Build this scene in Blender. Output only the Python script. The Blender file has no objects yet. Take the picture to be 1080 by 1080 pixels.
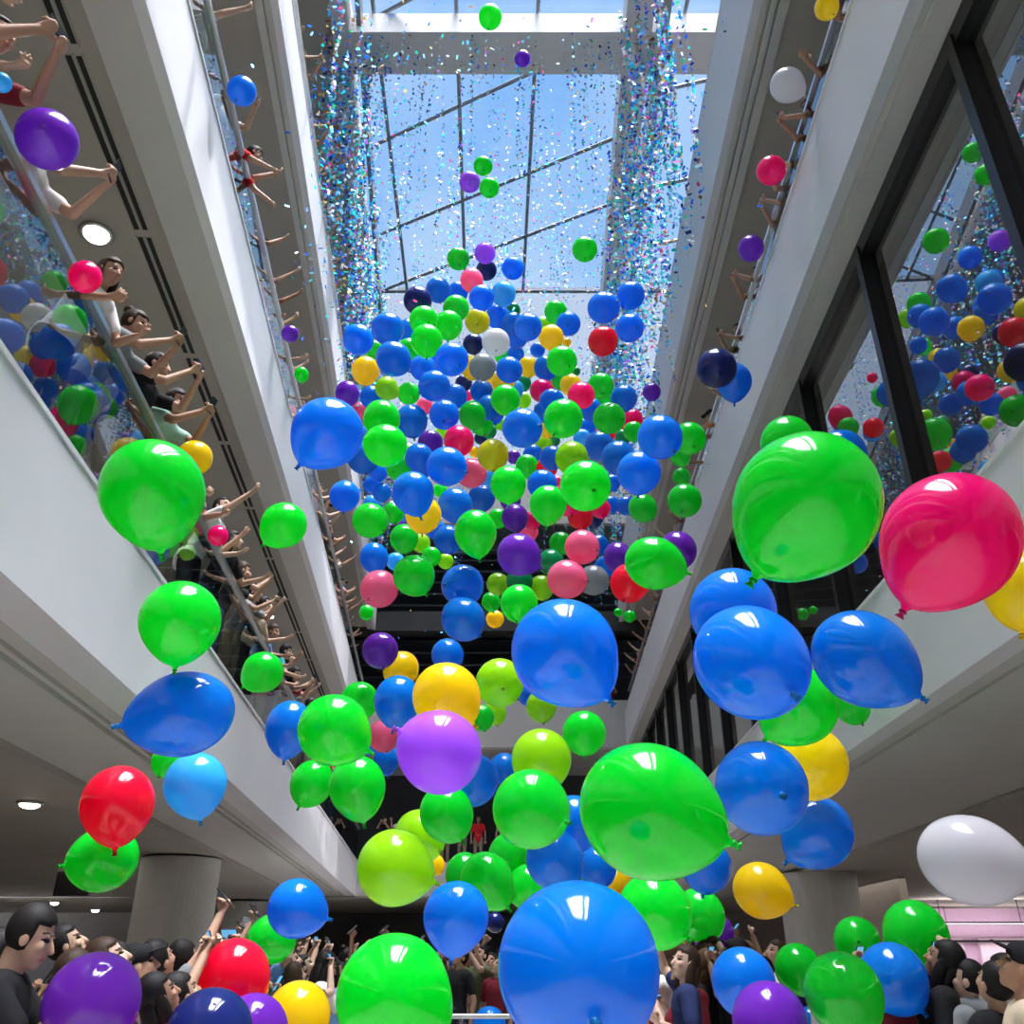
import bpy, bmesh, math, random
import numpy as np
from mathutils import Vector, Matrix

# ------------------------------------------------------------------ camera, sky, sun, exposure
SC = bpy.context.scene
COL = SC.collection
random.seed(7)
RNG = np.random.RandomState(7)
FPX, PITCH = 930.0, math.radians(27.0)
EYE = np.array([0.0, 0.0, 1.6])
cam = bpy.data.cameras.new('camera')
cam.sensor_width = 36.0
cam.lens = 36.0 * FPX / 1080.0
cam.clip_start, cam.clip_end = 0.05, 300
cam_o = bpy.data.objects.new('camera', cam)
COL.objects.link(cam_o)
cam_o.location = EYE
cam_o.rotation_euler = (math.pi / 2 + PITCH, 0, 0)
SC.camera = cam_o

SC.view_settings.view_transform = 'Standard'
SC.view_settings.look = 'None'
SC.view_settings.gamma = 1.0
SC.view_settings.use_curve_mapping = False
SC.view_settings.exposure = 0.0
SC.cycles.use_denoising = True
SC.cycles.max_bounces = 8
SC.cycles.diffuse_bounces = 4
SC.cycles.glossy_bounces = 3
SC.cycles.transmission_bounces = 6
SC.cycles.transparent_max_bounces = 24
SC.cycles.caustics_reflective = False
SC.cycles.caustics_refractive = False
SC.cycles.sample_clamp_indirect = 6.0

SKY_BLUE = (0.25, 0.52, 0.98)
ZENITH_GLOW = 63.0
SUN_STRENGTH = 3.5
SUN_DIR = Vector((-0.60, 0.28, -1.0)).normalized()

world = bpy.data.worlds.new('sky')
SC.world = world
world.use_nodes = True
nt = world.node_tree
nt.nodes.clear()
w_out = nt.nodes.new('ShaderNodeOutputWorld')
w_bg = nt.nodes.new('ShaderNodeBackground')
w_tc = nt.nodes.new('ShaderNodeTexCoord')
w_dot = nt.nodes.new('ShaderNodeVectorMath')
w_dot.operation = 'DOT_PRODUCT'
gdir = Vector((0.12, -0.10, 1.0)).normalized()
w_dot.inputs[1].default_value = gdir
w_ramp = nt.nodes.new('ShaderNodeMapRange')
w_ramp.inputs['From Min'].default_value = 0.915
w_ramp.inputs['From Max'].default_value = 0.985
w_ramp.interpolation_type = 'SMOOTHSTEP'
w_noise = nt.nodes.new('ShaderNodeTexNoise')
w_noise.inputs['Scale'].default_value = 3.0
w_noise.inputs['Detail'].default_value = 5.0
w_cr = nt.nodes.new('ShaderNodeValToRGB')
w_cr.color_ramp.elements[0].position = 0.42
w_cr.color_ramp.elements[0].color = (*SKY_BLUE, 1)
w_cr.color_ramp.elements[1].position = 0.72
w_cr.color_ramp.elements[1].color = (0.62, 0.8, 1.0, 1)
w_mix = nt.nodes.new('ShaderNodeMixRGB')
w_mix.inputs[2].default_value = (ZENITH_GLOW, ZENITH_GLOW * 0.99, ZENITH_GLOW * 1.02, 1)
L_ = nt.links.new
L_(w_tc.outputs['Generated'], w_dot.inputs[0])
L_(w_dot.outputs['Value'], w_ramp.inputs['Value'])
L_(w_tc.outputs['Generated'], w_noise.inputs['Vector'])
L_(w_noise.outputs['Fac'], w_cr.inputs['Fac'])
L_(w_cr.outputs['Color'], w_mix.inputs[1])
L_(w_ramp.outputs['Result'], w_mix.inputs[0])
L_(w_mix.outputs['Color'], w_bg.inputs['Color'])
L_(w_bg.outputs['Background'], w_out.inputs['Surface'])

sun = bpy.data.lights.new('sun', 'SUN')
sun.energy = SUN_STRENGTH
sun.angle = math.radians(0.6)
sun.color = (1.0, 0.97, 0.94)
sun_o = bpy.data.objects.new('sun', sun)
COL.objects.link(sun_o)
sun_o.rotation_euler = SUN_DIR.to_track_quat('-Z', 'Y').to_euler()

# ------------------------------------------------------------------ frames of the place
def _u(v):
    v = np.asarray(v, float)
    return v / np.linalg.norm(v)
AL, AR = math.atan2(-90, 1044), math.atan2(35, 1044)
DIR = {-1: np.array([math.sin(AL), math.cos(AL), 0]), 1: np.array([math.sin(AR), math.cos(AR), 0])}
NRM = {-1: np.array([-math.cos(AL), math.sin(AL), 0]), 1: np.array([math.cos(AR), -math.sin(AR), 0])}
DW = {-1: 2.5, 1: 3.1}
def PT(side, D, t, h):
    """a point beside the atrium wall of one side: D metres out from the camera's line, t along, h above eye level"""
    return EYE + NRM[side] * D + DIR[side] * t + np.array([0, 0, h])
CR = np.array([1.0, 0, 0])
CF = np.array([0, math.cos(PITCH), math.sin(PITCH)])
CU = np.array([0, -math.sin(PITCH), math.cos(PITCH)])
def ray(u, v):
    return _u(CR * (u - 540) + CU * (540 - v) + CF * FPX)

# ------------------------------------------------------------------ mesh and object helpers
class MB:
    def __init__(s):
        s.v, s.f, s.n = [], [], 0
    def add(s, verts, faces):
        s.v.extend(tuple(map(float, p)) for p in verts)
        s.f.extend(tuple(i + s.n for i in f) for f in faces)
        s.n += len(verts)
    def hexa(s, p):      # 8 points: bottom ring then top ring
        s.add(p, [(3, 2, 1, 0), (4, 5, 6, 7), (0, 1, 5, 4), (1, 2, 6, 5), (2, 3, 7, 6), (3, 0, 4, 7)])
    def box(s, x0, x1, y0, y1, z0, z1):
        s.hexa([(x0, y0, z0), (x1, y0, z0), (x1, y1, z0), (x0, y1, z0), (x0, y0, z1), (x1, y0, z1), (x1, y1, z1), (x0, y1, z1)])
    def sbox(s, side, D0, D1, t0, t1, h0, h1):
        s.hexa([PT(side, D0, t0, h0), PT(side, D1, t0, h0), PT(side, D1, t1, h0), PT(side, D0, t1, h0),
                PT(side, D0, t0, h1), PT(side, D1, t0, h1), PT(side, D1, t1, h1), PT(side, D0, t1, h1)])
    def prism(s, side, poly, t0, t1):
        n = len(poly)
        a = [PT(side, D, t0, h) for D, h in poly] + [PT(side, D, t1, h) for D, h in poly]
        s.add(a, [tuple(range(n))[::-1], tuple(range(n, 2 * n))] + [(i, (i + 1) % n, (i + 1) % n + n, i + n) for i in range(n)])
    def tube(s, p0, p1, r0, r1=None, n=10):
        r1 = r0 if r1 is None else r1
        p0, p1 = np.asarray(p0, float), np.asarray(p1, float)
        w = _u(p1 - p0)
        a = _u(np.cross(w, (0, 0, 1) if abs(w[2]) < .9 else (1, 0, 0)))
        b = np.cross(w, a)
        vs = []
        for p, r in ((p0, r0), (p1, r1)):
            vs += [p + (a * math.cos(2 * math.pi * k / n) + b * math.sin(2 * math.pi * k / n)) * r for k in range(n)]
        s.add(vs, [(i, (i + 1) % n, (i + 1) % n + n, i + n) for i in range(n)] + [tuple(range(n))[::-1], tuple(range(n, 2 * n))])
    def lathe(s, prof, n=32, M=None, close=True):
        vs, fs = [], []
        for r, z in prof:
            vs += [(r * math.cos(2 * math.pi * k / n), r * math.sin(2 * math.pi * k / n), z) for k in range(n)]
        for j in range(len(prof) - 1):
            fs += [(j * n + k, j * n + (k + 1) % n, (j + 1) * n + (k + 1) % n, (j + 1) * n + k) for k in range(n)]
        if close:
            fs += [tuple(range(n))[::-1], tuple((len(prof) - 1) * n + k for k in range(n))]
        if M is not None:
            vs = [M @ Vector(p) for p in vs]
        s.add(vs, fs)
    def ball(s, c, rad, M=None, nu=20, nv=12):
        """ellipsoid"""
        c = np.asarray(c, float)
        vs = [c + np.array([0, 0, rad[2]])]
        for j in range(1, nv):
            th = math.pi * j / nv
            vs += [c + np.array([rad[0] * math.sin(th) * math.cos(2 * math.pi * k / nu), rad[1] * math.sin(th) * math.sin(2 * math.pi * k / nu), rad[2] * math.cos(th)]) for k in range(nu)]
        vs.append(c - np.array([0, 0, rad[2]]))
        fs = [(0, 1 + k, 1 + (k + 1) % nu) for k in range(nu)]
        for j in range(nv - 2):
            o = 1 + j * nu
            fs += [(o + k, o + nu + k, o + nu + (k + 1) % nu, o + (k + 1) % nu) for k in range(nu)]
        o = 1 + (nv - 2) * nu
        fs += [(o + (k + 1) % nu, o + k, len(vs) - 1) for k in range(nu)]
        if M is not None:
            vs = [M @ Vector(p) for p in vs]
        s.add(vs, fs)
    def limb(s, p0, p1, r0, r1, side=None, flat=1.0, n=14):
        """tapered bone with round ends; flat squashes it across «side»"""
        p0, p1 = np.asarray(p0, float), np.asarray(p1, float)
        w = p1 - p0
        L = np.linalg.norm(w)
        w = w / max(L, 1e-6)
        if side is None:
            side = (1, 0, 0) if abs(w[0]) < .8 else (0, 1, 0)
        a = _u(np.asarray(side, float) - w * np.dot(side, w))
        b = np.cross(w, a)
        rings = [(p0 - w * r0 * math.cos(q), r0 * math.sin(q)) for q in (.35, .8, 1.2)]
        rings += [(p0 + w * L * q, r0 + (r1 - r0) * q) for q in (0, .33, .66, 1)]
        rings += [(p1 + w * r1 * math.cos(q), r1 * math.sin(q)) for q in (1.2, .8, .35)]
        vs = []
        for c, r in rings:
            vs += [c + (a * math.cos(2 * math.pi * k / n) + b * math.sin(2 * math.pi * k / n) * flat) * r for k in range(n)]
        fs = [(j * n + k, j * n + (k + 1) % n, (j + 1) * n + (k + 1) % n, (j + 1) * n + k) for j in range(len(rings) - 1) for k in range(n)]
        fs += [tuple(range(n))[::-1], tuple((len(rings) - 1) * n + k for k in range(n))]
        s.add(vs, fs)
    def mesh(s, name, mat=None, smooth=False):
        m = bpy.data.meshes.new(name)
        m.from_pydata(s.v, [], s.f)
        bm = bmesh.new()
        bm.from_mesh(m)
        bmesh.ops.recalc_face_normals(bm, faces=bm.faces)
        bm.to_mesh(m)
        bm.free()
        if mat:
            m.materials.append(mat)
        if smooth:
            m.polygons.foreach_set('use_smooth', [True] * len(m.polygons))
        return m
    def build(s, name, mat, parent=None, smooth=False):
        return link(name, s.mesh(name, mat, smooth), parent)

def link(name, mesh, parent=None):
    o = bpy.data.objects.new(name, mesh)
    COL.objects.link(o)
    if parent is not None:
        o.parent = parent
    return o
def empty(name, loc):
    o = bpy.data.objects.new(name, None)
    COL.objects.link(o)
    o.location = loc
    return o
def tag(o, label, cat, group=None, kind=None):
    o['label'] = label
    o['category'] = cat
    if group:
        o['group'] = group
    if kind:
        o['kind'] = kind
    return o
def struct(o, label=None):
    o['kind'] = 'structure'
    if label:
        o['label'] = label
    return o
def part_at(root, o):
    """parent o (built in world coordinates) to root without moving it"""
    o.parent = root
    o.matrix_parent_inverse = Matrix.Translation(-root.location)
    return o
def bevel(o, w, seg=2):
    md = o.modifiers.new('edge', 'BEVEL')
    md.width = w
    md.segments = seg
    md.limit_method = 'ANGLE'
    return o
def dup(o, mat4):
    """a copy of a thing and of its parts, placed by a matrix"""
    c = o.copy()
    COL.objects.link(c)
    c.matrix_world = mat4
    for ch in o.children:
        d = ch.copy()
        COL.objects.link(d)
        d.parent = c
    return c
ORD = ['zeroth', 'first', 'second', 'third', 'fourth', 'fifth', 'sixth', 'seventh', 'eighth', 'ninth', 'tenth', 'eleventh', 'twelfth', 'thirteenth', 'fourteenth',
       'fifteenth', 'sixteenth', 'seventeenth', 'eighteenth', 'nineteenth', 'twentieth'] + ['twenty-' + k for k in 'first second third fourth fifth sixth seventh eighth ninth'.split()] + \
      ['thirtieth'] + ['thirty-' + k for k in 'first second third fourth fifth sixth seventh eighth ninth'.split()] + ['fortieth'] + ['forty-' + k for k in 'first second third fourth fifth sixth seventh eighth ninth'.split()]

# ------------------------------------------------------------------ materials
def mat(name, col, rough=.5, metal=0.0, noise=.04, scale=6.0, spec=.5, coat=0.0):
    m = bpy.data.materials.new(name)
    m.use_nodes = True
    t = m.node_tree
    b = t.nodes['Principled BSDF']
    b.inputs['Roughness'].default_value = rough
    b.inputs['Metallic'].default_value = metal
    b.inputs['Specular IOR Level'].default_value = spec
    b.inputs['Coat Weight'].default_value = coat
    tc = t.nodes.new('ShaderNodeTexCoord')
    n = t.nodes.new('ShaderNodeTexNoise')
    n.inputs['Scale'].default_value = scale
    n.inputs['Detail'].default_value = 4
    r = t.nodes.new('ShaderNodeValToRGB')
    r.color_ramp.elements[0].position, r.color_ramp.elements[1].position = .3, .7
    r.color_ramp.elements[0].color = (*[max(0, c * (1 - noise)) for c in col], 1)
    r.color_ramp.elements[1].color = (*[min(1, c * (1 + noise)) for c in col], 1)
    t.links.new(tc.outputs['Object'], n.inputs['Vector'])
    t.links.new(n.outputs['Fac'], r.inputs['Fac'])
    t.links.new(r.outputs['Color'], b.inputs['Base Color'])
    return m
def objcol_mat(name, rough, noise=.08, scale=9, sheen=0.0, spec=.2):
    """one cloth or hair material; each object brings its own colour"""
    m = bpy.data.materials.new(name)
    m.use_nodes = True
    t = m.node_tree
    b = t.nodes['Principled BSDF']
    b.inputs['Roughness'].default_value = rough
    b.inputs['Sheen Weight'].default_value = sheen
    b.inputs['Specular IOR Level'].default_value = spec
    oi = t.nodes.new('ShaderNodeObjectInfo')
    tc = t.nodes.new('ShaderNodeTexCoord')
    n = t.nodes.new('ShaderNodeTexNoise')
    n.inputs['Scale'].default_value = scale
    mr = t.nodes.new('ShaderNodeMapRange')
    mr.inputs['To Min'].default_value = 1 - noise
    mr.inputs['To Max'].default_value = 1 + noise
    hs = t.nodes.new('ShaderNodeVectorMath')
    hs.operation = 'SCALE'
    t.links.new(tc.outputs['Object'], n.inputs['Vector'])
    t.links.new(n.outputs['Fac'], mr.inputs['Value'])
    t.links.new(oi.outputs['Color'], hs.inputs[0])
    t.links.new(mr.outputs['Result'], hs.inputs['Scale'])
    t.links.new(hs.outputs['Vector'], b.inputs['Base Color'])
    return m
def emis(name, col, s):
    m = bpy.data.materials.new(name)
    m.use_nodes = True
    t = m.node_tree
    b = t.nodes['Principled BSDF']
    b.inputs['Base Color'].default_value = (*col, 1)
    b.inputs['Emission Color'].default_value = (*col, 1)
    b.inputs['Emission Strength'].default_value = s
    return m
def glass(name, tint, refl, rough=0.0, diffuse=0.0):
    """thin pane: partly mirror, partly see-through"""
    m = bpy.data.materials.new(name)
    m.use_nodes = True
    t = m.node_tree
    t.nodes.clear()
    o = t.nodes.new('ShaderNodeOutputMaterial')
    tr = t.nodes.new('ShaderNodeBsdfTransparent')
    tr.inputs['Color'].default_value = (*tint, 1)
    gl = t.nodes.new('ShaderNodeBsdfGlossy')
    gl.inputs['Roughness'].default_value = rough
    fr = t.nodes.new('ShaderNodeLayerWeight')
    pw = t.nodes.new('ShaderNodeMath')
    pw.operation = 'POWER'
    pw.inputs[1].default_value = 4.5
    mr = t.nodes.new('ShaderNodeMapRange')
    mr.inputs['To Min'].default_value = refl
    mr.inputs['To Max'].default_value = 1.0
    mx = t.nodes.new('ShaderNodeMixShader')
    t.links.new(fr.outputs['Facing'], pw.inputs[0])
    t.links.new(pw.outputs['Value'], mr.inputs['Value'])
    t.links.new(mr.outputs['Result'], mx.inputs['Fac'])
    t.links.new(tr.outputs['BSDF'], mx.inputs[1])
    t.links.new(gl.outputs['BSDF'], mx.inputs[2])
    t.links.new(mx.outputs['Shader'], o.inputs['Surface'])
    return m

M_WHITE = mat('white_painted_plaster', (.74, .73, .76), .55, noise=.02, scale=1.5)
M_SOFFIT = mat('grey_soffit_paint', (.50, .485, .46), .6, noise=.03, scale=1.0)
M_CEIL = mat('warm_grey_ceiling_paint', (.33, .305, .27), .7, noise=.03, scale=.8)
M_FLOOR = mat('polished_stone_floor', (.58, .55, .52), .25, noise=.1, scale=2)
M_DARK = mat('dark_shopfront_cladding', (.035, .033, .032), .5, noise=.2, scale=1.2)
M_BLACK = mat('black_powder_coat', (.006, .006, .007), .35, noise=.1)
M_STEEL = mat('brushed_steel', (.62, .62, .63), .28, metal=1.0, noise=.03)
M_BEAM = mat('roof_beam_paint', (.60, .59, .60), .6, noise=.03)
M_BAR = mat('glazing_bar_metal', (.20, .21, .23), .45, metal=.4, noise=.05)
M_VENT = mat('vent_slot_black', (.008, .008, .008), .8)
M_GLASS_RAIL = glass('balustrade_glass', (.80, .90, .88), .22)
M_GLASS_WALL = glass('reflective_wall_glass', (.55, .57, .57), .42)
M_GLASS_SKY = glass('skylight_glass', (.95, .97, 1.0), .03)
M_LAMP = emis('downlight_lens', (1, .86, .72), 14)
M_PANEL = emis('light_panel_diffuser', (1, .93, .95), 5)
M_PINK = mat('lilac_shop_wall', (.62, .42, .58), .6)

# frosted roof panel that lets daylight glow through
M_FROST = bpy.data.materials.new('frosted_roof_panel')
M_FROST.use_nodes = True
t = M_FROST.node_tree
t.nodes.clear()
o_ = t.nodes.new('ShaderNodeOutputMaterial')
tl = t.nodes.new('ShaderNodeBsdfTranslucent')
tl.inputs['Color'].default_value = (.075, .085, .10, 1)
tp = t.nodes.new('ShaderNodeBsdfTransparent')
mx = t.nodes.new('ShaderNodeMixShader')
mx.inputs['Fac'].default_value = .25
t.links.new(tl.outputs['BSDF'], mx.inputs[1])
t.links.new(tp.outputs['BSDF'], mx.inputs[2])
t.links.new(mx.outputs['Shader'], o_.inputs['Surface'])

# latex: glossy skin over a rubber that light passes through; each balloon brings its colour
M_LATEX = bpy.data.materials.new('balloon_latex')
M_LATEX.use_nodes = True
t = M_LATEX.node_tree
pb = t.nodes['Principled BSDF']
pb.inputs['Roughness'].default_value = .35
pb.inputs['Coat Weight'].default_value = 1.0
pb.inputs['Coat Roughness'].default_value = .02
pb.inputs['Coat IOR'].default_value = 1.62
pb.inputs['Specular IOR Level'].default_value = .05
oi = t.nodes.new('ShaderNodeObjectInfo')
tl = t.nodes.new('ShaderNodeBsdfTranslucent')
mx = t.nodes.new('ShaderNodeMixShader')
mx.inputs['Fac'].default_value = .45
t.links.new(oi.outputs['Color'], pb.inputs['Base Color'])
t.links.new(oi.outputs['Color'], tl.inputs['Color'])
t.links.new(pb.outputs['BSDF'], mx.inputs[1])
t.links.new(tl.outputs['BSDF'], mx.inputs[2])
t.links.new(mx.outputs['Shader'], t.nodes['Material Output'].inputs['Surface'])
M_KNOT = objcol_mat('balloon_knot_latex', .4)

M_SKIN = objcol_mat('skin', .5, noise=.06, scale=14)
M_HAIR = objcol_mat('hair', .6, noise=.5, scale=60)
M_CLOTH = objcol_mat('cloth', .9, noise=.12, scale=12)
M_EYE = mat('eye', (.02, .015, .012), .2)
M_BROW = mat('brow', (.03, .02, .016), .7)
M_LIP = mat('lips', (.42, .16, .14), .45)
M_PHONE = mat('phone_body', (.02, .02, .022), .3)
M_SCREEN = emis('phone_screen', (.12, .42, .75), .9)

# ------------------------------------------------------------------ the building
T0, TE = -8.0, 33.0          # along the atrium: behind the camera ... far end
H_ROOF = 17.5
floor = MB(); floor.box(-34, 34, -10, 46, -.2, 0)
struct(floor.build('floor', M_FLOOR))

def railing(side, D, t0, t1, h0, h1, label, pane=2.2):
    c = PT(side, D, (t0 + t1) / 2, h0)
    root = empty('glass_railing', c)
    tag(root, label, 'railing')
    n = int(round((t1 - t0) / pane))
    for k in range(n):
        a, b = t0 + (t1 - t0) * k / n, t0 + (t1 - t0) * (k + 1) / n
        m = MB()
        m.add([PT(side, D, a + .012, h0), PT(side, D, b - .012, h0), PT(side, D, b - .012, h1 - .03), PT(side, D, a + .012, h1 - .03)], [(0, 1, 2, 3)])
        part_at(root, m.build('glass_panel', M_GLASS_RAIL))
    m = MB()
    prof = [(D - .035, h1 - .05), (D - .035, h1), (D - .02, h1 + .02), (D + .02, h1 + .02), (D + .035, h1), (D + .035, h1 - .05)]
    m.prism(side, prof, t0, t1)
    part_at(root, m.build('handrail', M_STEEL))
    m = MB(); m.sbox(side, D + .012, D + .045, t0, t1, h1 - .16, h1 - .06)
    part_at(root, m.build('rail_channel', M_BLACK))
    m = MB(); m.sbox(side, D - .012, D + .012, t0, t1, h0 - .02, h0 + .03)
    part_at(root, m.build('base_channel', M_STEEL))
    return root

TRIM = [0]
def fascia(side, D0, D1, h0, h1, t0=T0, t1=TE, m_=None, lip=True):
    TRIM[0] += 1
    m = MB(); m.sbox(side, D0, D1, t0, t1, h0, h1)
    if lip:
        m.sbox(side, D0 - .012, D0 + .02, t0, t1, h0 - .012, h0 + .02)
        m.sbox(side, D0 - .012, D0 + .02, t0, t1, h1 - .02, h1 + .012)
    return struct(m.build('trim_%d' % TRIM[0], m_ or M_WHITE))
def ceil_piece(side, boxes, mat_):
    m = MB()
    for b in boxes:
        m.sbox(side, b[0], b[1], T0, TE, b[2], b[3])
    return struct(m.build('ceiling', mat_))

# left, level one (over the ground-floor walk)
fascia(-1, 2.5, 2.85, 1.98, 3.06)
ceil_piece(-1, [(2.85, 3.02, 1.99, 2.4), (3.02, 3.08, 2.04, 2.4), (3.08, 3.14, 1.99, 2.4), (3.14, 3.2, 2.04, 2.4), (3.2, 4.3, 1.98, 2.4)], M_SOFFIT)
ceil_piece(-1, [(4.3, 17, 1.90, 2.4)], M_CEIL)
m = MB(); m.sbox(-1, 2.85, 9.5, T0, TE, 2.4, 3.05); struct(m.build('floor', M_FLOOR))
railing(-1, 2.52, T0 + .1, TE - .4, 3.07, 4.12, 'long glass railing of the left lower balcony with steel handrail')
# left, level two
fascia(-1, 2.5, 2.6, 6.72, 7.78)
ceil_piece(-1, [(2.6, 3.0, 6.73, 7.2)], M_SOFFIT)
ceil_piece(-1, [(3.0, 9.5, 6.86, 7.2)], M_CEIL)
m = MB(); m.sbox(-1, 2.6, 9.5, T0, TE, 7.2, 7.75); struct(m.build('floor', M_FLOOR))
railing(-1, 2.64, T0 + .1, TE - .4, 7.78, 8.84, 'glass railing of the left middle balcony above the sunlit white band')
# left, level three
fascia(-1, 2.5, 2.6, 11.5, 12.5)
ceil_piece(-1, [(2.6, 2.68, 11.51, 12.0), (2.68, 2.71, 11.56, 12.0), (2.71, 2.82, 11.51, 12.0)], M_SOFFIT)
ceil_piece(-1, [(2.82, 9.5, 11.6, 12.0)], M_CEIL)
m = MB(); m.sbox(-1, 2.6, 9.5, T0, TE, 12.0, 12.48); struct(m.build('floor', M_FLOOR))
railing(-1, 2.66, T0 + .1, TE - .4, 12.5, 13.5, 'glass railing of the left top balcony beside the tinsel')
# right, level one: deep white band, glass wall above it
fascia(1, 3.1, 3.3, 1.9, 3.05)
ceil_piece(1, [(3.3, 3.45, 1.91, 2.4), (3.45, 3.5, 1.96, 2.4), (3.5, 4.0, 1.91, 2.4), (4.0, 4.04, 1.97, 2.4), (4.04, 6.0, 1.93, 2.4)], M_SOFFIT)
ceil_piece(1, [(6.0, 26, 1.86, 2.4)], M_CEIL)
m = MB(); m.sbox(1, 3.3, 10, T0, TE, 2.4, 3.05); struct(m.build('floor', M_FLOOR))
GW = 3.62
win = MB()
win.add([PT(1, GW, T0, 3.06), PT(1, GW, TE - .3, 3.06), PT(1, GW, TE - .3, 6.98), PT(1, GW, T0, 6.98)], [(0, 1, 2, 3)])
w1 = struct(win.build('window_1', M_GLASS_WALL), 'tall mirror-like glass wall in black frames above the right white band')
m = MB()
m.sbox(1, GW - .10, GW + .06, T0, TE - .3, 6.80, 6.99)
m.sbox(1, GW - .07, GW + .06, T0, TE - .3, 3.05, 3.12)
m.build('window_rail', M_BLACK, w1)
k = 0
tm = 1.39 * GW - 3 * .69 * GW
while tm < TE - .4:
    m = MB(); m.sbox(1, GW - .13, GW + .05, tm - .055, tm + .055, 3.06, 6.9)
    m.build('mullion', M_BLACK, w1)
    tm += .68 * GW
    k += 1
# right, level two
fascia(1, 3.1, 3.22, 7.0, 8.27)
ceil_piece(1, [(3.22, 3.3, 7.01, 7.3), (3.3, 3.9, 7.0, 7.3)], M_SOFFIT)
ceil_piece(1, [(3.9, 10, 7.1, 7.3)], M_CEIL)
m = MB(); m.sbox(1, 3.22, 10, T0, TE, 7.3, 7.75); struct(m.build('floor', M_FLOOR))
railing(1, 3.27, T0 + .1, TE - .4, 8.27, 9.05, 'glass railing of the right balcony above the glass wall')
# right, level three
fascia(1, 3.1, 3.22, 11.87, 13.9)
ceil_piece(1, [(3.22, 3.30, 11.88, 12.4), (3.30, 3.34, 11.94, 12.4), (3.34, 3.42, 11.88, 12.4), (3.42, 3.46, 11.94, 12.4), (3.46, 3.6, 11.88, 12.4)], M_SOFFIT)
ceil_piece(1, [(3.6, 10, 11.95, 12.4)], M_CEIL)
m = MB(); m.sbox(1, 3.22, 10, T0, TE, 12.4, 12.9); struct(m.build('floor', M_FLOOR))
# side walls, near wall
def wall(name, side, D, t0, t1, h0, h1, m_):
    m = MB(); m.sbox(side, D, D + .2, t0, t1, h0, h1)
    return struct(m.build(name, m_))
M_SHOP = mat('shop_wall_paint', (.34, .31, .28), .6, noise=.05)
wall('wall_left', -1, 9.5, T0, TE, 2.4, H_ROOF, M_SHOP)
wall('wall_right', 1, 10, T0, TE, 2.4, H_ROOF + .7, M_SHOP)
wall('wall_left', -1, 17, T0, TE + 6, -1.6, 2.4, M_SHOP)
wall('wall_right', 1, 25, T0, TE + 6, -1.6, 2.4, M_SHOP)
m = MB(); m.box(-22, 22, -9.3, -9.0, 0, 21); struct(m.build('wall_near', M_SHOP))
# partition under the left balcony, lit shop on the right
m = MB(); m.sbox(-1, 14.6, 14.8, 4.0, 32.0, -1.6, 1.9); struct(m.build('wall_left', mat('cream_partition_paint', (.55, .47, .40), .6)))
m = MB(); m.sbox(1, 8.6, 8.8, 23.5, 32.0, -1.6, 1.86); struct(m.build('wall_right', mat('beige_partition_paint', (.50, .43, .38), .6)))

# far end of the atrium
# added rows of unseen fill light to brighten the ceilings, back from the railings
def fill_row(side, D, h, power, w=2.0):
    l = bpy.data.lights.new('added_fill_light', 'AREA')
    l.shape = 'RECTANGLE'
    l.size, l.size_y = w, TE - T0 - 2
    l.energy = power
    l.color = (1.0, .93, .86)
    o = bpy.data.objects.new('added_fill_light', l)
    COL.objects.link(o)
    o.location = PT(side, D, (T0 + TE) / 2, h)
    o.rotation_euler = (0, 0, -(AL if side < 0 else AR))
for side, D, h, pw in ((-1, 6.4, 6.8, 700), (-1, 6.4, 11.5, 700), (-1, 6.4, 17.4, 700), (1, 7.0, 6.9, 500), (1, 7.0, 11.8, 800), (1, 7.0, 17.4, 500), (-1, 7.0, 1.87, 700), (1, 9.0, 1.8, 900)):
    fill_row(side, D, h, pw * (.15 if h > 2 else .20))

xl, xr = PT(-1, 2.5, TE, 0)[0] - 8, PT(1, 3.1, TE, 0)[0] + 8
YE = PT(1, 3.1, TE, 0)[1]
def fbox(name, y0, y1, h0, h1, m_, x0=None, x1=None):
    m = MB(); m.box(xl if x0 is None else x0, xr if x1 is None else x1, y0, y1, 1.6 + h0, 1.6 + h1)
    return struct(m.build(name, m_))
fbox('trim_20', YE - .2, YE + .2, 1.98, 3.06, M_SOFFIT)
fbox('floor', YE + .2, YE + 10, 2.3, 3.06, M_FLOOR)
fbox('trim_21', YE - .1, YE + .3, 7.0, 8.75, M_SOFFIT)
fbox('floor', YE + .3, YE + 10, 7.1, 7.75, M_FLOOR)
fbox('trim_22', YE - .1, YE + .3, 11.5, 12.3, M_DARK)
fbox('floor', YE + .3, YE + 10, 11.6, 12.3, M_DARK)
fbox('wall_far', YE + 6, YE + 6.3, 2.3, 20, M_DARK)
m = MB(); m.box(-34, 34, TE - .3, YE + 10.2, 3.52, 3.9); struct(m.build('ceiling', M_CEIL))
fbox('wall_far', YE + 10, YE + 10.3, -1.6, 2.3, M_DARK, -9, 9)
m = MB(); m.box(-34, -9, YE + 10, YE + 10.3, 0, 4); m.box(9, 34, YE + 10, YE + 10.3, 0, 4); struct(m.build('wall_far', M_SHOP))
fbox('wall_far', YE - .05, YE + .2, 16.2, H_ROOF + 1, M_SOFFIT)
lv = MB()
for k in range(13):
    z = 1.6 + 9.9 + k * .5
    lv.hexa([(xl, YE + .9, z), (xr, YE + .9, z), (xr, YE + 1.3, z + .22), (xl, YE + 1.3, z + .22), (xl, YE + .9, z + .05), (xr, YE + .9, z + .05), (xr, YE + 1.3, z + .27), (xl, YE + 1.3, z + .27)])
tag(lv.build('louver_screen', mat('louver_black_metal', (.03, .03, .03), .35)), 'black horizontal louver screen across the far end of the atrium', 'louver')

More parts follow.
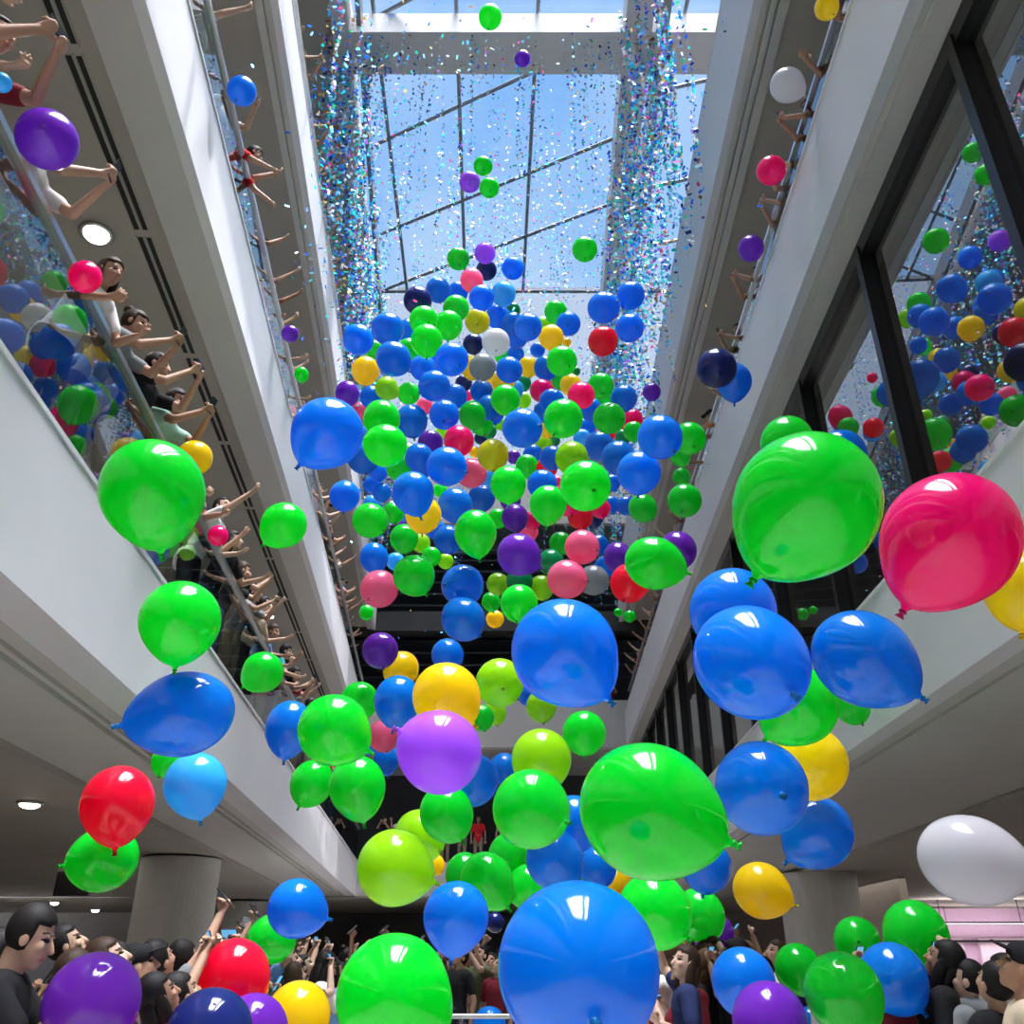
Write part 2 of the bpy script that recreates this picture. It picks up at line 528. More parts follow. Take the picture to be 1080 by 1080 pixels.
# roof: slabs outside the skylight, beams, glazing
XL0, XR1 = PT(-1, 2.8, 0, 0)[0], PT(1, 4.6, 0, 0)[0]
m = MB(); m.sbox(-1, 2.75, 10, T0 - 2, TE + 8, H_ROOF, H_ROOF + .6); struct(m.build('ceiling', M_CEIL))
m = MB(); m.sbox(1, 4.6, 11, T0 - 2, TE + 8, H_ROOF, H_ROOF + .6); struct(m.build('ceiling', M_CEIL))
m = MB(); m.box(-12, 12, TE, TE + 8, H_ROOF + 1.6, H_ROOF + 2.2); struct(m.build('ceiling', M_CEIL))
m = MB(); m.sbox(-1, 2.40, 2.75, T0 - 1, TE, H_ROOF - .05, H_ROOF + .75); struct(m.build('beam', M_BEAM))
m = MB(); m.sbox(-1, 2.16, 2.26, T0 - 1, TE, H_ROOF + .2, H_ROOF + .75); struct(m.build('beam', M_BAR))
m = MB(); m.sbox(1, 1.98, 2.55, T0 - 1, TE, H_ROOF - .05, H_ROOF + .75); struct(m.build('beam', M_BEAM))
m = MB(); m.sbox(1, 2.72, 2.92, T0 - 1, TE, H_ROOF + .1, H_ROOF + .75); struct(m.build('beam', M_BAR))
for yc in (12.5,):
    m = MB(); m.box(PT(-1, 2.6, yc, 0)[0], PT(1, 4.7, yc, 0)[0], yc - .5, yc + .5, 1.6 + H_ROOF, 1.6 + H_ROOF + .62)
    struct(m.build('beam', M_BEAM))
HG = H_ROOF + .78
YM = 20.9
def pane(name, y0, y1, m_, label):
    m = MB()
    m.add([(PT(-1, 2.8, y0, 0)[0], y0, 1.6 + HG), (PT(1, 4.7, y0, 0)[0], y0, 1.6 + HG), (PT(1, 4.7, y1, 0)[0], y1, 1.6 + HG), (PT(-1, 2.8, y1, 0)[0], y1, 1.6 + HG)], [(0, 1, 2, 3)])
    return struct(m.build(name, m_), label)
sky1 = pane('window_2', -9, YM, M_GLASS_SKY, 'clear glass roof over the atrium with thin glazing bars')
sky2 = pane('window_3', YM, TE + 1, M_FROST, 'frosted white roof panels beyond the clear glass')
md = Vector((-.025, 1, 0)).normalized()
for xo in (-3.1, -1.32, .43, 3.6):
    m = MB()
    m.tube((xo + .025 * 26, -9, 1.6 + HG - .08), (xo - .025 * (YM - 17), YM, 1.6 + HG - .08), .045, n=6)
    m.build('glazing_bar', M_BAR, sky1)
for yc in (-6, -3, 0, 3, 6, 9, 11.3, 14.4, 17.3, 19.5):
    x0, x1 = PT(-1, 2.2, yc, 0)[0], PT(1, 2.0, yc, 0)[0]
    m = MB()
    m.tube((x0, yc + .52 * (-1.3 - x0), 1.6 + HG - .06), (x1, yc + .52 * (-1.3 - x1), 1.6 + HG - .06), .05, n=6)
    m.build('glazing_bar', M_BAR, sky1)
    m = MB()
    m.tube((PT(1, 2.9, yc, 0)[0], yc - .4, 1.6 + HG - .06), (PT(1, 4.7, yc, 0)[0], yc - .9, 1.6 + HG - .06), .05, n=6)
    m.build('glazing_bar', M_BAR, sky1)
m = MB(); m.box(-5.5, 5.5, YM - .06, YM + .06, 1.6 + HG - .1, 1.6 + HG + .02); m.build('glazing_bar', M_BAR, sky2)

# round columns on the ground floor
def column(x, y, r, label):
    root = MB()
    root.lathe([(r, 0), (r, 3.44), (r * .99, 3.46)], 48, Matrix.Translation((x, y, 0)))
    return struct(root.build('column', mat('column_paint', (.56, .55, .52), .5, noise=.03), smooth=False), label)
column(-6.75, 19.3, .78, 'round grey column on the left')
column(7.3, 22.8, .9, 'round grey column on the right')
column(-9.3, 34, .8, 'far round column on the left')

# slot vents in the left ceiling
k = 0
for i in range(12):
    ta = 3.1 + i * 2.12
    root = empty('linear_vent', PT(-1, 3.29, ta + 1, 6.85))
    tag(root, 'double black slot vent, %s from the near end of the left ceiling' % ORD[i + 1], 'vent', 'slot vents in the left ceiling')
    for dd in (-.045, .045):
        m = MB(); m.sbox(-1, 3.29 + dd - .024, 3.29 + dd + .024, ta, ta + 2.0, 6.85, 6.868)
        part_at(root, m.build('slot', M_VENT))
    m = MB()
    for dd in (-.08, 0, .08):
        m.sbox(-1, 3.29 + dd - .008, 3.29 + dd + .008, ta - .02, ta + 2.02, 6.846, 6.862)
    part_at(root, m.build('vent_frame', M_CEIL))

# recessed downlights
DL = MB(); DL.lathe([(.085, -.012), (.10, -.02), (.115, -.012), (.115, 0)], 28)
DLm = DL.mesh('lamp_ring', M_STEEL, True)
LN = MB(); LN.lathe([(.088, -.012), (.080, -.030), (.05, -.042), (.002, -.046)], 28)
LNm = LN.mesh('lamp_lens', M_LAMP, True)
def downlight(p, label, s=1.0, power=18, drop=1.0, col=(1, .85, .7)):
    r = empty('ceiling_light', p)
    r.scale = (s, s, s * drop)      # surface-mounted ones stand further out of the ceiling
    tag(r, label, 'ceiling light', 'recessed round ceiling lights')
    link('lamp_ring', DLm, r)
    link('lamp_lens', LNm, r)
    l = bpy.data.lights.new('downlight', 'SPOT')
    l.energy = power
    l.color = col
    l.spot_size = 2.6
    l.shadow_soft_size = .08
    lo = bpy.data.objects.new('downlight', l)
    COL.objects.link(lo)
    lo.parent = r
    lo.location = (0, 0, -.09)
def on_ceiling(u, v, h):
    r = ray(u, v)
    return EYE + r * (h / r[2])
downlight(on_ceiling(102, 246, 6.85), 'bright recessed round light beside the white-sleeved person on left lower balcony', 1.5, 60)
downlight(on_ceiling(285, 650, 6.85), 'recessed round light over the crowd further along the left lower balcony', .9, 50)
downlight(on_ceiling(32, 846, 1.895), 'large round ceiling light left of the red balloon', 1.5, 40, 1.2)
downlight(on_ceiling(58, 950, 1.895), 'small round ceiling light above the person with tied black hair', 1.6, 25, 2)
downlight(on_ceiling(101, 958, 1.895), 'small round ceiling light left of the grey column', 1.7, 25, 2)
downlight(on_ceiling(279, 955, 1.895), 'round ceiling light just left of the blue balloon past the column', 1.6, 30, 2)
downlight(on_ceiling(266, 967, 1.895), 'round ceiling light above the green balloon past the column', 1.6, 30, 2)
downlight(on_ceiling(940, 961, 1.855), 'round ceiling light at the edge of the upper right green balloon', 1.4, 30, 2)

# lit shop with ceiling panels at the right
def lightpanel(u, v, w, d, label, h=1.855):
    c = on_ceiling(u, v, h)
    root = empty('light_panel', c)
    tag(root, label, 'ceiling light', 'flat light panels in the right shop')
    m = MB(); m.box(-w, w, -d, d, -.03, -.005); m.build('diffuser', M_PANEL, root)
    m = MB()
    for s in (-1, 1):
        m.box(-w - .04, w + .04, s * d - .04, s * d + .04, -.05, .0)
        m.box(s * w - .04, s * w + .04, -d, d, -.05, .0)
    m.build('panel_frame', M_BLACK, root)
    for s in (-1, 1):
        m = MB(); m.tube((s * w * .7, 0, -.01), (s * w * .7, 0, 1.862 - h), .012, n=6)
        m.build('hanger', M_BLACK, root)
lightpanel(1035, 973, 1.9, .6, 'widest glowing ceiling panel below the white balloon', 1.15)
lightpanel(1045, 992, 2.2, .45, 'second glowing ceiling panel, below the widest one', .70)
lightpanel(1060, 1003, 1.6, .35, 'lowest thin glowing ceiling panel in the shop at right', .36)
m = MB(); m.box(13, 26, 38.0, 38.2, 0, 3.45); struct(m.build('wall_right', M_PINK))
for (x0, x1, nm) in ((15.6, 17.4, 'first'), (18.0, 20.6, 'second')):
    m = MB(); m.box(x0, x1, 37.8, 38.0, 0.2, 2.4); bevel(m.build('trim_%d' % (30 + int(x0)), mat('pale_pink_panel_' + nm, (.75, .58, .68), .5)), .03)['kind'] = 'structure'
# dark display screens hung from the ceiling
sc = EYE + ray(77, 932) * (1.33 / ray(77, 932)[2])
root = empty('hanging_screen', sc)
tag(root, 'black display hung from the ceiling left of the column', 'screen')
m = MB(); m.box(-.33, .33, -.05, .05, -.22, .22); bevel(m.build('screen_body', M_BLACK, root), .02)
for x in (-.2, .2):
    m = MB(); m.tube((x, 0, .2), (x, 0, .57), .02); m.build('hanger', M_STEEL, root)
# loud-speaker by the light
sp = on_ceiling(93, 953, 1.9) + np.array([0, 0, -.15])
# crowd barrier in the middle
root = empty('barrier', (-.6, 12.0, 0))
tag(root, 'steel crowd barrier in front of the far crowd', 'barrier')
m = MB(); m.tube((-3.2, 0, 1.02), (3.2, 0, 1.02), .028); m.build('top_rail', M_STEEL, root, True)
m = MB(); m.tube((-3.2, 0, .2), (3.2, 0, .2), .02); m.build('bottom_rail', M_STEEL, root, True)
for x in (-3.2, -1.6, 0, 1.6, 3.2):
    m = MB(); m.tube((x, 0, 0), (x, 0, 1.02), .024); m.box(x - .05, x + .05, -.2, .2, 0, .02); m.build('post', M_STEEL, root)

# ------------------------------------------------------------------ balloons
BCOL = {'B': (.0, .27, .86), 'S': (.06, .55, .98), 'G': (.0, .80, .035), 'E': (.0, .40, .14), 'L': (.40, .78, .008), 'Y': (1.0, .74, .004), 'P': (.24, .03, .60),
        'V': (.55, .15, .95), 'N': (.015, .03, .22), 'R': (.95, .003, .05), 'M': (.98, .002, .24), 'K': (.95, .20, .40), 'W': (.86, .84, .88), 'T': (.33, .36, .38), 'X': (.74, .70, .01)}
BNAME = {'B': 'blue', 'S': 'light blue', 'G': 'green', 'E': 'dark green', 'L': 'lime green', 'Y': 'yellow', 'P': 'purple', 'V': 'violet', 'N': 'navy blue', 'R': 'red',
         'M': 'magenta', 'K': 'pink', 'W': 'white', 'T': 'pale grey', 'X': 'yellowish green'}
# u, v, r = where and how big it shows; colour; knot offset from the centre in radii (x right, y down); long axis factor
BL = [
 # near and loose ones
 (610,1020,85,'B',.15,.5,1.0),(685,855,69,'G',1.02,.42,1.08),(850,533,75,'G',-.86,.92,1.06),(792,698,58,'B',.5,.48,1.14),(595.5,688,55.5,'B',.72,.8,1.03),(911,695,49,'B',.94,.88,1.13),
 (1001,570,68,'M',-.83,.9,1.08),(1024,907,45,'W',1.15,.28,1.16),(161,519,53,'G',.36,1.09,1.06),(345,457,37.5,'B',-.6,.9,1.02),(415,1050,60,'G',.9,.55,1.0),(97,1058,49,'P',.2,.6,1.0),
 (463.7,793,43,'V',-.88,-.42,1.04),(803,831,48,'B',.36,.16,1.06),(773,645,45,'B',-.2,.7,1.05),(193,753,44,'B',-1.18,.34,1.2),(190,655,41.5,'G',.07,1.06,1.02),(481,967,34.5,'B',-.1,1.08,1.02),
 (416,915,38.5,'L',1.02,.34,1.02),(560,853,40.5,'G',.78,.28,1.0),(690,961,38,'G',.75,.6,1.0),(856,805,37,'Y',-.3,.7,1.05),(862,878,36,'B',-.86,.68,1.04),(842,745,40,'G',-.9,.75,1.05),
 (124,848,37,'R',.15,1.14,1.06),(109,906,33,'G',-.92,.2,1.08),(206,827,32,'S',.3,1.03,1.02),(352,770,37,'G',.94,.5,1.02),(377,830,29.5,'G',.3,1.14,1.1),(329,826,22.5,'G',-.4,.9,1.08),
 (305,768,25,'B',-.05,1.15,1.15),(277,709,21.5,'G',-.8,.75,1.0),(299,554,24,'G',-.66,.86,1.03),(313,958,29.5,'B',1.0,.3,1.03),(287,990,24.5,'G',-.8,.1,1.08),(247,1030,36.5,'R',.7,.8,1.03),
 (314,1072,34,'Y',.3,.8,1.0),(220,1092,45,'N',.1,.8,1.0),(265,1090,38,'P',.3,.9,1.0),(38,1085,36,'W',.1,.8,1.0),(155,1058,13,'S',0,.9,1.0),(170,1051,17,'Y',.2,.9,1.08),(-3,1058,12,'G',0,.9,1.0),(187,1048,9,'R',0,.9,1.1),
 (331,1040,8,'B',0,.9,1.15),(347,1044,8,'G',0,.9,1.15),(306,1038,6.5,'E',0,.9,1.1),(471,735,35.5,'Y',.72,.7,1.03),(527,720,25.5,'L',.12,.2,1.02),(571,801,31.5,'L',.2,.8,1.02),(616,773,23,'G',0,.9,1.0),
 (443,882,27,'L',.62,.42,1.05),(471,858,28,'G',.5,.8,1.08),(498,823,27,'B',-.9,.7,1.05),(532,811,16,'B',.2,.8,1.05),(606,868,27,'B',.2,.9,1.05),(585,907,30,'B',.57,.92,1.05),(630,914,20,'B',.3,.8,1.1),
 (537,902,22,'G',-.3,.8,1.1),(514,929,27,'G',.72,.85,1.12),(489,920,19,'G',-.4,.8,1.1),(557,936,23,'G',.3,.8,1.0),(617,932,16,'G',.2,.8,1.0),(590,936,10,'G',.2,.8,1.0),(650,933,17,'Y',-.4,.7,1.05),
 (745,914,26.5,'B',-.2,.9,1.0),(738,965,26,'G',.5,.7,1.05),(752,985,22,'P',.3,.8,1.0),(803,939,28,'Y',.98,.46,1.06),(714,997,9,'L',0,.9,1.0),(966,986,33,'G',.2,.9,1.05),(904,992,23.5,'G',.05,.05,1.02),
 (942,1032,35,'B',.6,.8,1.0),(890,1048,40,'G',.5,.8,1.02),(842,1022,24.5,'G',.2,.9,1.03),(784,1035,33,'B',-.3,.9,1.0),(812,1078,39,'P',.2,.8,1.0),(855,1076,13,'B',.2,.9,1.0),(938,1094,24,'S',.2,.9,1.0),
 (987,1090,18,'L',.2,.9,1.0),(1053,1088,13,'G',.2,.9,1.0),(1082,622,41,'Y',-.3,.9,1.05),(830,466,27,'G',-.4,.5,1.08),(887,479,26,'B',.3,.5,1.08),(898,744,19,'G',.3,.8,1.1),(177,803,17,'G',-.3,.8,1.0),
 (516,1082,18,'B',0,.7,1.05),(522,973,10,'N',.3,.8,1.0),(459,912,10,'Y',.3,.8,1.1),(571,745,16,'L',.1,.9,1.05),(558,733,12,'B',.3,.8,1.0),(405,776,17,'K',.2,.8,1.0),(390,788,8.5,'B',.2,.8,1.0),(411,792,13,'S',.2,.8,1.0),(407,803,13,'B',.2,.9,1.15),
 (508,757,13,'G',.2,.8,1.1),(522,752,12,'L',.2,.9,1.05),(379,739,20,'G',.4,.8,1.0),(419,739,24.5,'B',-.1,1.1,1.08),(423,706,18.5,'Y',-.5,.7,1.08),(401,686,19,'P',.2,.8,1.0),(472,691,17,'B',.2,.8,1.05),
 # along the balconies
 (50,147,31,'P',-.2,-.25,1.04),(2,87,10,'S',.2,.8,1.0),(90,292,16.5,'M',-.3,.8,1.05),(255,96,15,'B',-.2,.6,1.03),(205,483,18.5,'Y',-.3,.7,1.05),(230,565,10.5,'M',.2,.8,1.05),(306,352,9,'P',-.3,.6,1.0),(318,395,7.5,'G',.2,1.0,1.1),
 (872,8,12.5,'Y',.3,.6,1.05),(830.5,90,17.5,'W',.7,.75,1.05),(813.5,180,15.3,'M',.2,.7,1.0),(792,262,13.5,'P',.1,.8,1.03),(755.8,388.3,21,'N',.1,.3,1.03),(774,402.5,18.5,'B',-.12,1.08,1.08),
 (517,18,12.3,'G',-.1,.7,1.05),(509.5,175,10.2,'G',0,.2,1.03),(495.5,192,11,'V',0,.25,1.03),(516,198,10.7,'G',.1,.25,1.03),(616.7,263,13.3,'G',0,.6,1.0),(483.3,273,12,'G',.1,.5,1.05),(511.5,267,11.2,'V',0,.4,1.08),(513,285,11,'N',.2,.5,1.0),(551,62,8.5,'P',-.3,.5,1.25),
 # the dense swarm, top to bottom
 (497.5,295.5,12.2,'K',0,.8,1.06),(541,283,12,'B',-.2,.55,1.04),(462,306,13,'B',.2,.8,1.05),(483,308,11,'B',.2,.8,1.0),(440.5,317,15,'N',.1,.4,1.02),(508,314,13.5,'B',.2,.8,1.0),(531,310,13,'S',-.1,.9,1.04),(481,325,14,'G',.5,.2,1.05),
 (447,338,15.5,'G',.3,.1,1.05),(473,343,15,'G',0,.9,1.05),(503.5,339,13.3,'X',0,.2,1.02),(525,334,13,'B',.3,.8,1.0),(541,327,8,'E',.2,.8,1.0),(409,347,17.3,'B',.2,.8,1.0),(431,349,12,'B',.2,.8,1.1),(378,358,16.3,'B',.1,.9,1.0),
 (450,359.5,16.7,'G',.05,.9,1.07),(415,378.5,18.3,'B',.75,.5,1.06),(431,369,12,'G',.4,.8,1.05),(395,369,10,'G',.2,.8,1.0),(385.5,391,14.8,'Y',0,.9,1.03),(476.5,379,17.8,'B',.4,.3,1.06),(499,363,11,'N',.2,.8,1.0),(523,361,14.8,'W',.02,.5,1.02),
 (509,387,14.2,'T',-.25,.72,1.06),(499,388,13,'Y',-.3,.8,1.0),(521,401,9.5,'Y',.2,.8,1.0),(446,388,14,'B',.2,.8,1.0),(458,407,16.5,'B',-.7,.4,1.05),(408,409.5,12.4,'L',.9,.5,1.02),(431,415,12,'G',.4,.3,1.05),(366.5,415,12.7,'P',.2,.9,1.08),
 (391.5,419,12,'B',.2,.8,1.05),(489,404,9,'N',.2,.8,1.0),(480,418,13,'B',.2,.8,1.0),(508,413,12.3,'B',.2,.8,1.0),(468.5,437.5,16,'B',0,.4,1.03),(498,438,14.5,'G',.1,1.0,1.05),(493,417,6,'M',.2,.8,1.0),(448,428,9,'K',.2,.8,1.0),(380,433,9,'K',.2,.8,1.0),
 (586,329,12,'G',.1,.9,1.05),(599.5,341.5,12.9,'B',-.05,.1,1.03),(540,341,11.5,'B',-.2,.8,1.08),(557,345,14.7,'B',.35,.4,1.08),(581.5,356,13.3,'Y',.1,.8,1.03),(598,361,4.5,'Y',.2,.8,1.0),(636.5,324.5,16.6,'B',.8,-.3,1.04),(665,312,14.8,'B',-.5,.6,1.04),
 (664,346,15.2,'B',.4,0,1.0),(636,360,15.8,'R',-.6,.45,1.02),(567,369,8,'B',.2,.8,1.0),(592.5,381,16.2,'G',.4,.3,1.1),(537,390,14,'B',.55,.35,1.06),(544,373,9,'B',.2,.8,1.0),(530,375,9,'G',.2,.8,1.0),(557,387,10.5,'Y',.2,.8,1.08),(576,388,13,'B',.2,.8,1.05),
 (552,404,8.5,'E',.2,.8,1.05),(571,412,12.3,'M',-.3,.5,1.08),(583.5,405,5.5,'M',.2,.8,1.0),(602,406,11.5,'Y',.2,.8,1.03),(613,417,14.3,'M',-.1,-.05,1.02),(633.5,407,14,'G',.1,.5,1.03),(658,420,14,'B',.1,.8,1.05),(533,421.5,15.7,'G',.1,1.0,1.03),
 (552,422,8.5,'L',.2,.8,1.05),(516,430,13,'B',.2,.8,1.05),(582,423,13.3,'B',.2,.8,1.0),(623,432,12,'B',.2,.8,1.0),(608,391.5,4.5,'E',.2,.8,1.0),(402.5,442,19.5,'G',.2,.8,1.08),(406.5,470,22.8,'G',-.88,-.18,1.02),(434,444,17,'B',.2,.9,1.05),
 (421,493,14,'G',-.4,.3,1.1),(383,483,17,'B',.2,.8,1.0),(399,498,10,'B',.2,.8,1.0),(454,467,13.5,'P',-.5,-.2,1.0),(442,483,15,'B',.2,.9,1.05),(484,465,16,'M',.1,.8,1.05),(471,492,21,'B',.8,.2,1.03),(497,499,15.8,'K',.75,.05,1.06),
 (520,480,16.8,'X',0,.8,1.03),(435.5,520,22.2,'B',.4,1.05,1.04),(446.5,543,19,'Y',0,.9,1.04),(363.5,523,16,'B',0,.9,1.03),(390.5,549,18.8,'G',.62,.4,1.02),(415,541,11.5,'G',.2,.8,1.0),(426,568,15,'G',.2,.9,1.05),(480,533,18.3,'B',.2,.9,1.03),
 (508,525,14.5,'B',.2,.8,1.0),(501.5,562,22.3,'G',.2,1.15,1.1),(473,569,15.3,'B',.2,.8,1.03),(460,559,10.5,'B',.2,.8,1.0),(444,573,10,'L',.2,.8,1.05),(464,517,7.5,'G',.2,.8,1.0),(394.5,588,15,'B',.2,.9,1.1),(466,456,7,'L',.2,.8,1.0),
 (507,462,7,'N',.2,.8,1.0),(516,455,8,'E',.2,.8,1.0),(501,477,6,'Y',.2,.8,1.0),(551,451.5,21,'B',.7,-.1,1.02),(594,441.5,20.8,'G',-.4,.65,1.02),(642.5,441,17,'G',.68,.1,1.03),(666,444,12,'M',-.4,.8,1.12),(520,436,12,'B',.2,.8,1.0),
 (577,453,9.5,'Y',.2,.8,1.0),(622,450,9.5,'B',.2,.8,1.0),(614,462,9.5,'S',.2,.8,1.0),(632,470,15.5,'B',.2,.8,1.02),(603,483,17.6,'L',-.2,.9,1.02),(582,483,13,'B',.2,.8,1.0),(573,468,9.5,'L',.2,.8,1.0),(562,479,10.5,'B',.2,.8,1.0),(528,447,7,'L',.2,.8,1.0),
 (652.5,483,18,'B',.2,.8,1.06),(674,498.5,23,'B',-.1,.9,1.0),(556,492,12.3,'G',.2,.9,1.08),(536,511,19,'G',0,1.0,1.04),(542,482,7.5,'P',.2,.8,1.0),(572,511,16,'B',.2,.8,1.0),(578,532,19.7,'G',-.1,1.1,1.04),(617.5,512.5,27,'G',.26,.15,1.02),
 (598,527,17.5,'M',.2,.8,1.0),(612,545,13.5,'R',.2,.8,1.0),(543,546,14.3,'P',.2,.8,1.05),(561,549,9.5,'M',.2,.8,1.05),(626,548,9.5,'N',.2,.8,1.0),(547,585,22.6,'P',.9,.55,1.02),(614,577,18.4,'K',.68,.18,1.0),(678,536,15,'G',.5,.65,1.06),
 (525,547,10.5,'G',.2,.8,1.05),(585,465,6,'E',.2,.8,1.0),(657,461,8.5,'E',.2,.8,1.0),(696,461,23.5,'B',.45,.55,1.04),(727,462.5,17.5,'G',.2,.45,1.08),(718,482,10.5,'G',.2,.9,1.0),(719,503,9.5,'G',.2,.8,1.05),(722,528,18,'G',-.2,.55,1.03),
 (400,621,20,'K',-.45,.5,1.0),(436.7,607,22,'G',.53,.78,1.0),(417,592,9.5,'S',.2,.8,1.0),(386.5,646,7.5,'G',.2,.9,1.12),(488,617.5,22.2,'B',-.7,0,1.02),(488.5,653,23,'B',.6,.6,1.06),(518,635,10,'G',.2,.8,1.1),(455,587,10.5,'G',.2,.8,1.0),
 (470,592,8.5,'L',.2,.8,1.0),(522,653,9.5,'Y',.2,.8,1.0),(525,616,12,'L',.2,.8,1.0),(547.5,636.5,20,'G',-.1,.8,1.02),(548,613,14,'E',.2,.8,1.0),(598,611,20.5,'K',.85,.1,1.04),(571,620,13.5,'L',.2,.8,1.0),(626,612,16,'T',.8,.2,1.05),
 (581,593,14,'E',.2,.8,1.0),(652,588,15.5,'P',.2,.8,1.1),(664,615,20.5,'R',-.3,.7,1.03),(690,594,28,'G',1.1,.42,1.12),(715,580,19.5,'P',.3,.7,1.07),(664,650,6.5,'G',.2,.8,1.0),(652,646,4.5,'G',.2,.8,1.0),
]
# deeper ones glimpsed in the gaps of the swarm
fr_ = random.Random(21)
for _ in range(20000):
    if len(BL) >= 322:
        break
    u_, v_, r_ = fr_.uniform(385, 690), fr_.uniform(335, 600), fr_.uniform(9, 12.5)
    if (v_ > 540 and (u_ < 420 or u_ > 640)) or u_ + .45 * (v_ - 335) < 400 or (v_ < 400 and u_ > 610):
        continue
    if any(math.hypot(b[0] - u_, b[1] - v_) < max(b[2] * .88, .42 * (b[2] + r_)) for b in BL):
        continue
    BL.append((round(u_, 1), round(v_, 1), round(r_, 1), fr_.choice('BBBBGGGLYMPKSR'), .2, .8, 1.0))
BR = .21
NB = len(BL)
# distance of each from its size; one that shows smaller than a neighbour it overlaps hangs behind it
bu = np.array([b[:3] for b in BL], float)
bd = np.array([ray(b[0], b[1]) for b in BL])
bscale = 1 + .05 * RNG.uniform(-1, 1, NB)
bscale *= np.minimum(1, np.maximum(.45, np.sqrt(bu[:, 2] / 13.0)))      # the tiniest are part-filled
def bdist(i):
    ang = bu[i, 2] / FPX * (bd[i] @ CF)
    return BR * bscale[i] / ang
def wall_limit(i, dist):
    p = bd[i] * dist
    for s in (-1, 1):
        D, h = p @ NRM[s], p[2]
        rad = BR * bscale[i] * 1.08
        lim = DW[s] - rad - .03
        if D > lim and D > 0:
            # behind the railing line only where a balcony is open
            dist *= lim / D
            p = bd[i] * dist
    return dist
DMAX = 18.5
for i in range(NB):
    bscale[i] = min(bscale[i], DMAX * bu[i, 2] / FPX * (bd[i] @ CF) / BR)
    d0 = bdist(i)
    d1 = wall_limit(i, d0)
    bscale[i] *= d1 / d0
for it in range(160):
    moved = 0
    P = np.array([bd[i] * bdist(i) for i in range(NB)])
    for i in range(NB):
        R_ = BR * bscale * 1.05
        dd = np.linalg.norm(P - P[i], axis=1)
        for j in np.where(dd < (R_ + R_[i]))[0]:
            if j <= i:
                continue
            a, b = (i, j) if bu[i, 2] >= bu[j, 2] else (j, i)     # a in front
            if bscale[a] > .62:
                bscale[a] *= .988
            old = bscale[b]
            if old < min(1.45, DMAX * bu[b, 2] / FPX * (bd[b] @ CF) / BR):
                bscale[b] = old * 1.012
                db = bdist(b)
                if wall_limit(b, db) < db * .999:
                    bscale[b] = old
            P[a], P[b] = bd[a] * bdist(a), bd[b] * bdist(b)
            moved += 1
    if not moved:
        break

# the balloon's skin: a pear whose neck points to -Z, long axis Z
KS = (.1, .4, .75)
def balloon_mesh(k):
    n, prof = 40, []
    for j in range(1, 29):
        th = math.pi * j / 29
        z = math.cos(th)
        r = math.sin(th)
        if z < 0:
            r *= 1 - .10 * k * (-z) ** 2
            z *= 1 + .16 * k * abs(z) ** 3
        prof.append((r * 1.0, z))
    prof += [(.055, -1.05 - .16 * k), (.034, -1.07 - .16 * k)]
    m = MB()
    m.lathe([(.02, .9995)] + prof, n)
    return m.mesh('balloon', M_LATEX, True)
BMESH = [balloon_mesh(k) for k in KS]
def knot_mesh(k):
    z = -1.06 - .16 * k
    m = MB()
    m.lathe([(.03, z + .01), (.062, z - .012), (.07, z - .035), (.045, z - .06), (.034, z - .07), (.06, z - .095), (.078, z - .125), (.07, z - .13), (.03, z - .10)], 14)
    return m.mesh('knot', M_KNOT, True)
KMESH = [knot_mesh(k) for k in KS]

# a description of every balloon from its looks and its neighbours, grown until it fits that balloon alone
def size_word(r):
    return 'very large' if r >= 48 else 'large' if r >= 30 else 'small' if r < 13 else ''
def side_of(i, j):
    dx, dy = bu[j, 0] - bu[i, 0], bu[j, 1] - bu[i, 1]
    a = math.degrees(math.atan2(dy, dx))
    return ['to its right', 'at its lower right', 'below it', 'at its lower left', 'to its left', 'at its upper left', 'above it', 'at its upper right'][int(((a + 22.5) % 360) // 45)]
def zone(i):
    u, v, r = bu[i]
    if v < 240 and 420 < u < 700: return 'high under the glass roof'
    if u < 330 and v < 420: return 'by the upper left railings'
    if u > 745 and v < 420: return 'by the right balcony railing'
    if u < 340 and 420 <= v < 790: return 'before the left balcony'
    if u < 340: return 'low over the left crowd'
    if u > 740 and v < 890: return 'before the right glass wall and band'
    if u > 700 and v >= 890: return 'low over the right crowd'
    if v >= 660: return 'loose below the swarm'
    if v < 345: return 'at the top of the swarm'
    return 'in the dense swarm'
NEI = []
for i in range(NB):
    d = np.hypot(bu[:, 0] - bu[i, 0], bu[:, 1] - bu[i, 1]) / (bu[:, 2] + bu[i, 2])
    NEI.append([j for j in np.argsort(d) if j != i and d[j] < 1.7][:7])
FEAT = [[(size_word(bu[j, 2]) + ' ' if size_word(bu[j, 2]) in ('very large', 'large') else '') + BNAME[BL[j][3]] + ' one ' + side_of(i, j) for j in NEI[i]] for i in range(NB)]
BASE = [((size_word(bu[i, 2]) + ' ') if size_word(bu[i, 2]) else '') + BNAME[BL[i][3]] + ' balloon ' + zone(i) for i in range(NB)]
def describe(i):
    from itertools import combinations
    same = [j for j in range(NB) if j != i and BASE[j] == BASE[i]]
    if not same:
        return BASE[i]
    for n in (1, 2, 3):
        for c in combinations(FEAT[i], n):
            if len(set(c)) < n or any(all(q in FEAT[j] for q in c) for j in same):
                continue
            s = BASE[i] + ', ' + ', '.join(c)
            if len(s.split()) > 16:
                s = s.replace(' in the dense swarm', ' amid swarm').replace(' at the top of the swarm', ' atop swarm').replace(' loose below the swarm', ' under swarm').replace('at its ', '').replace('to its ', '').replace(' one ', ' ')
            if len(s.split()) <= 16:
                return s
    return BASE[i] + (', ' + FEAT[i][0] if FEAT[i] else '')
BKG = 'balloons falling through the atrium'
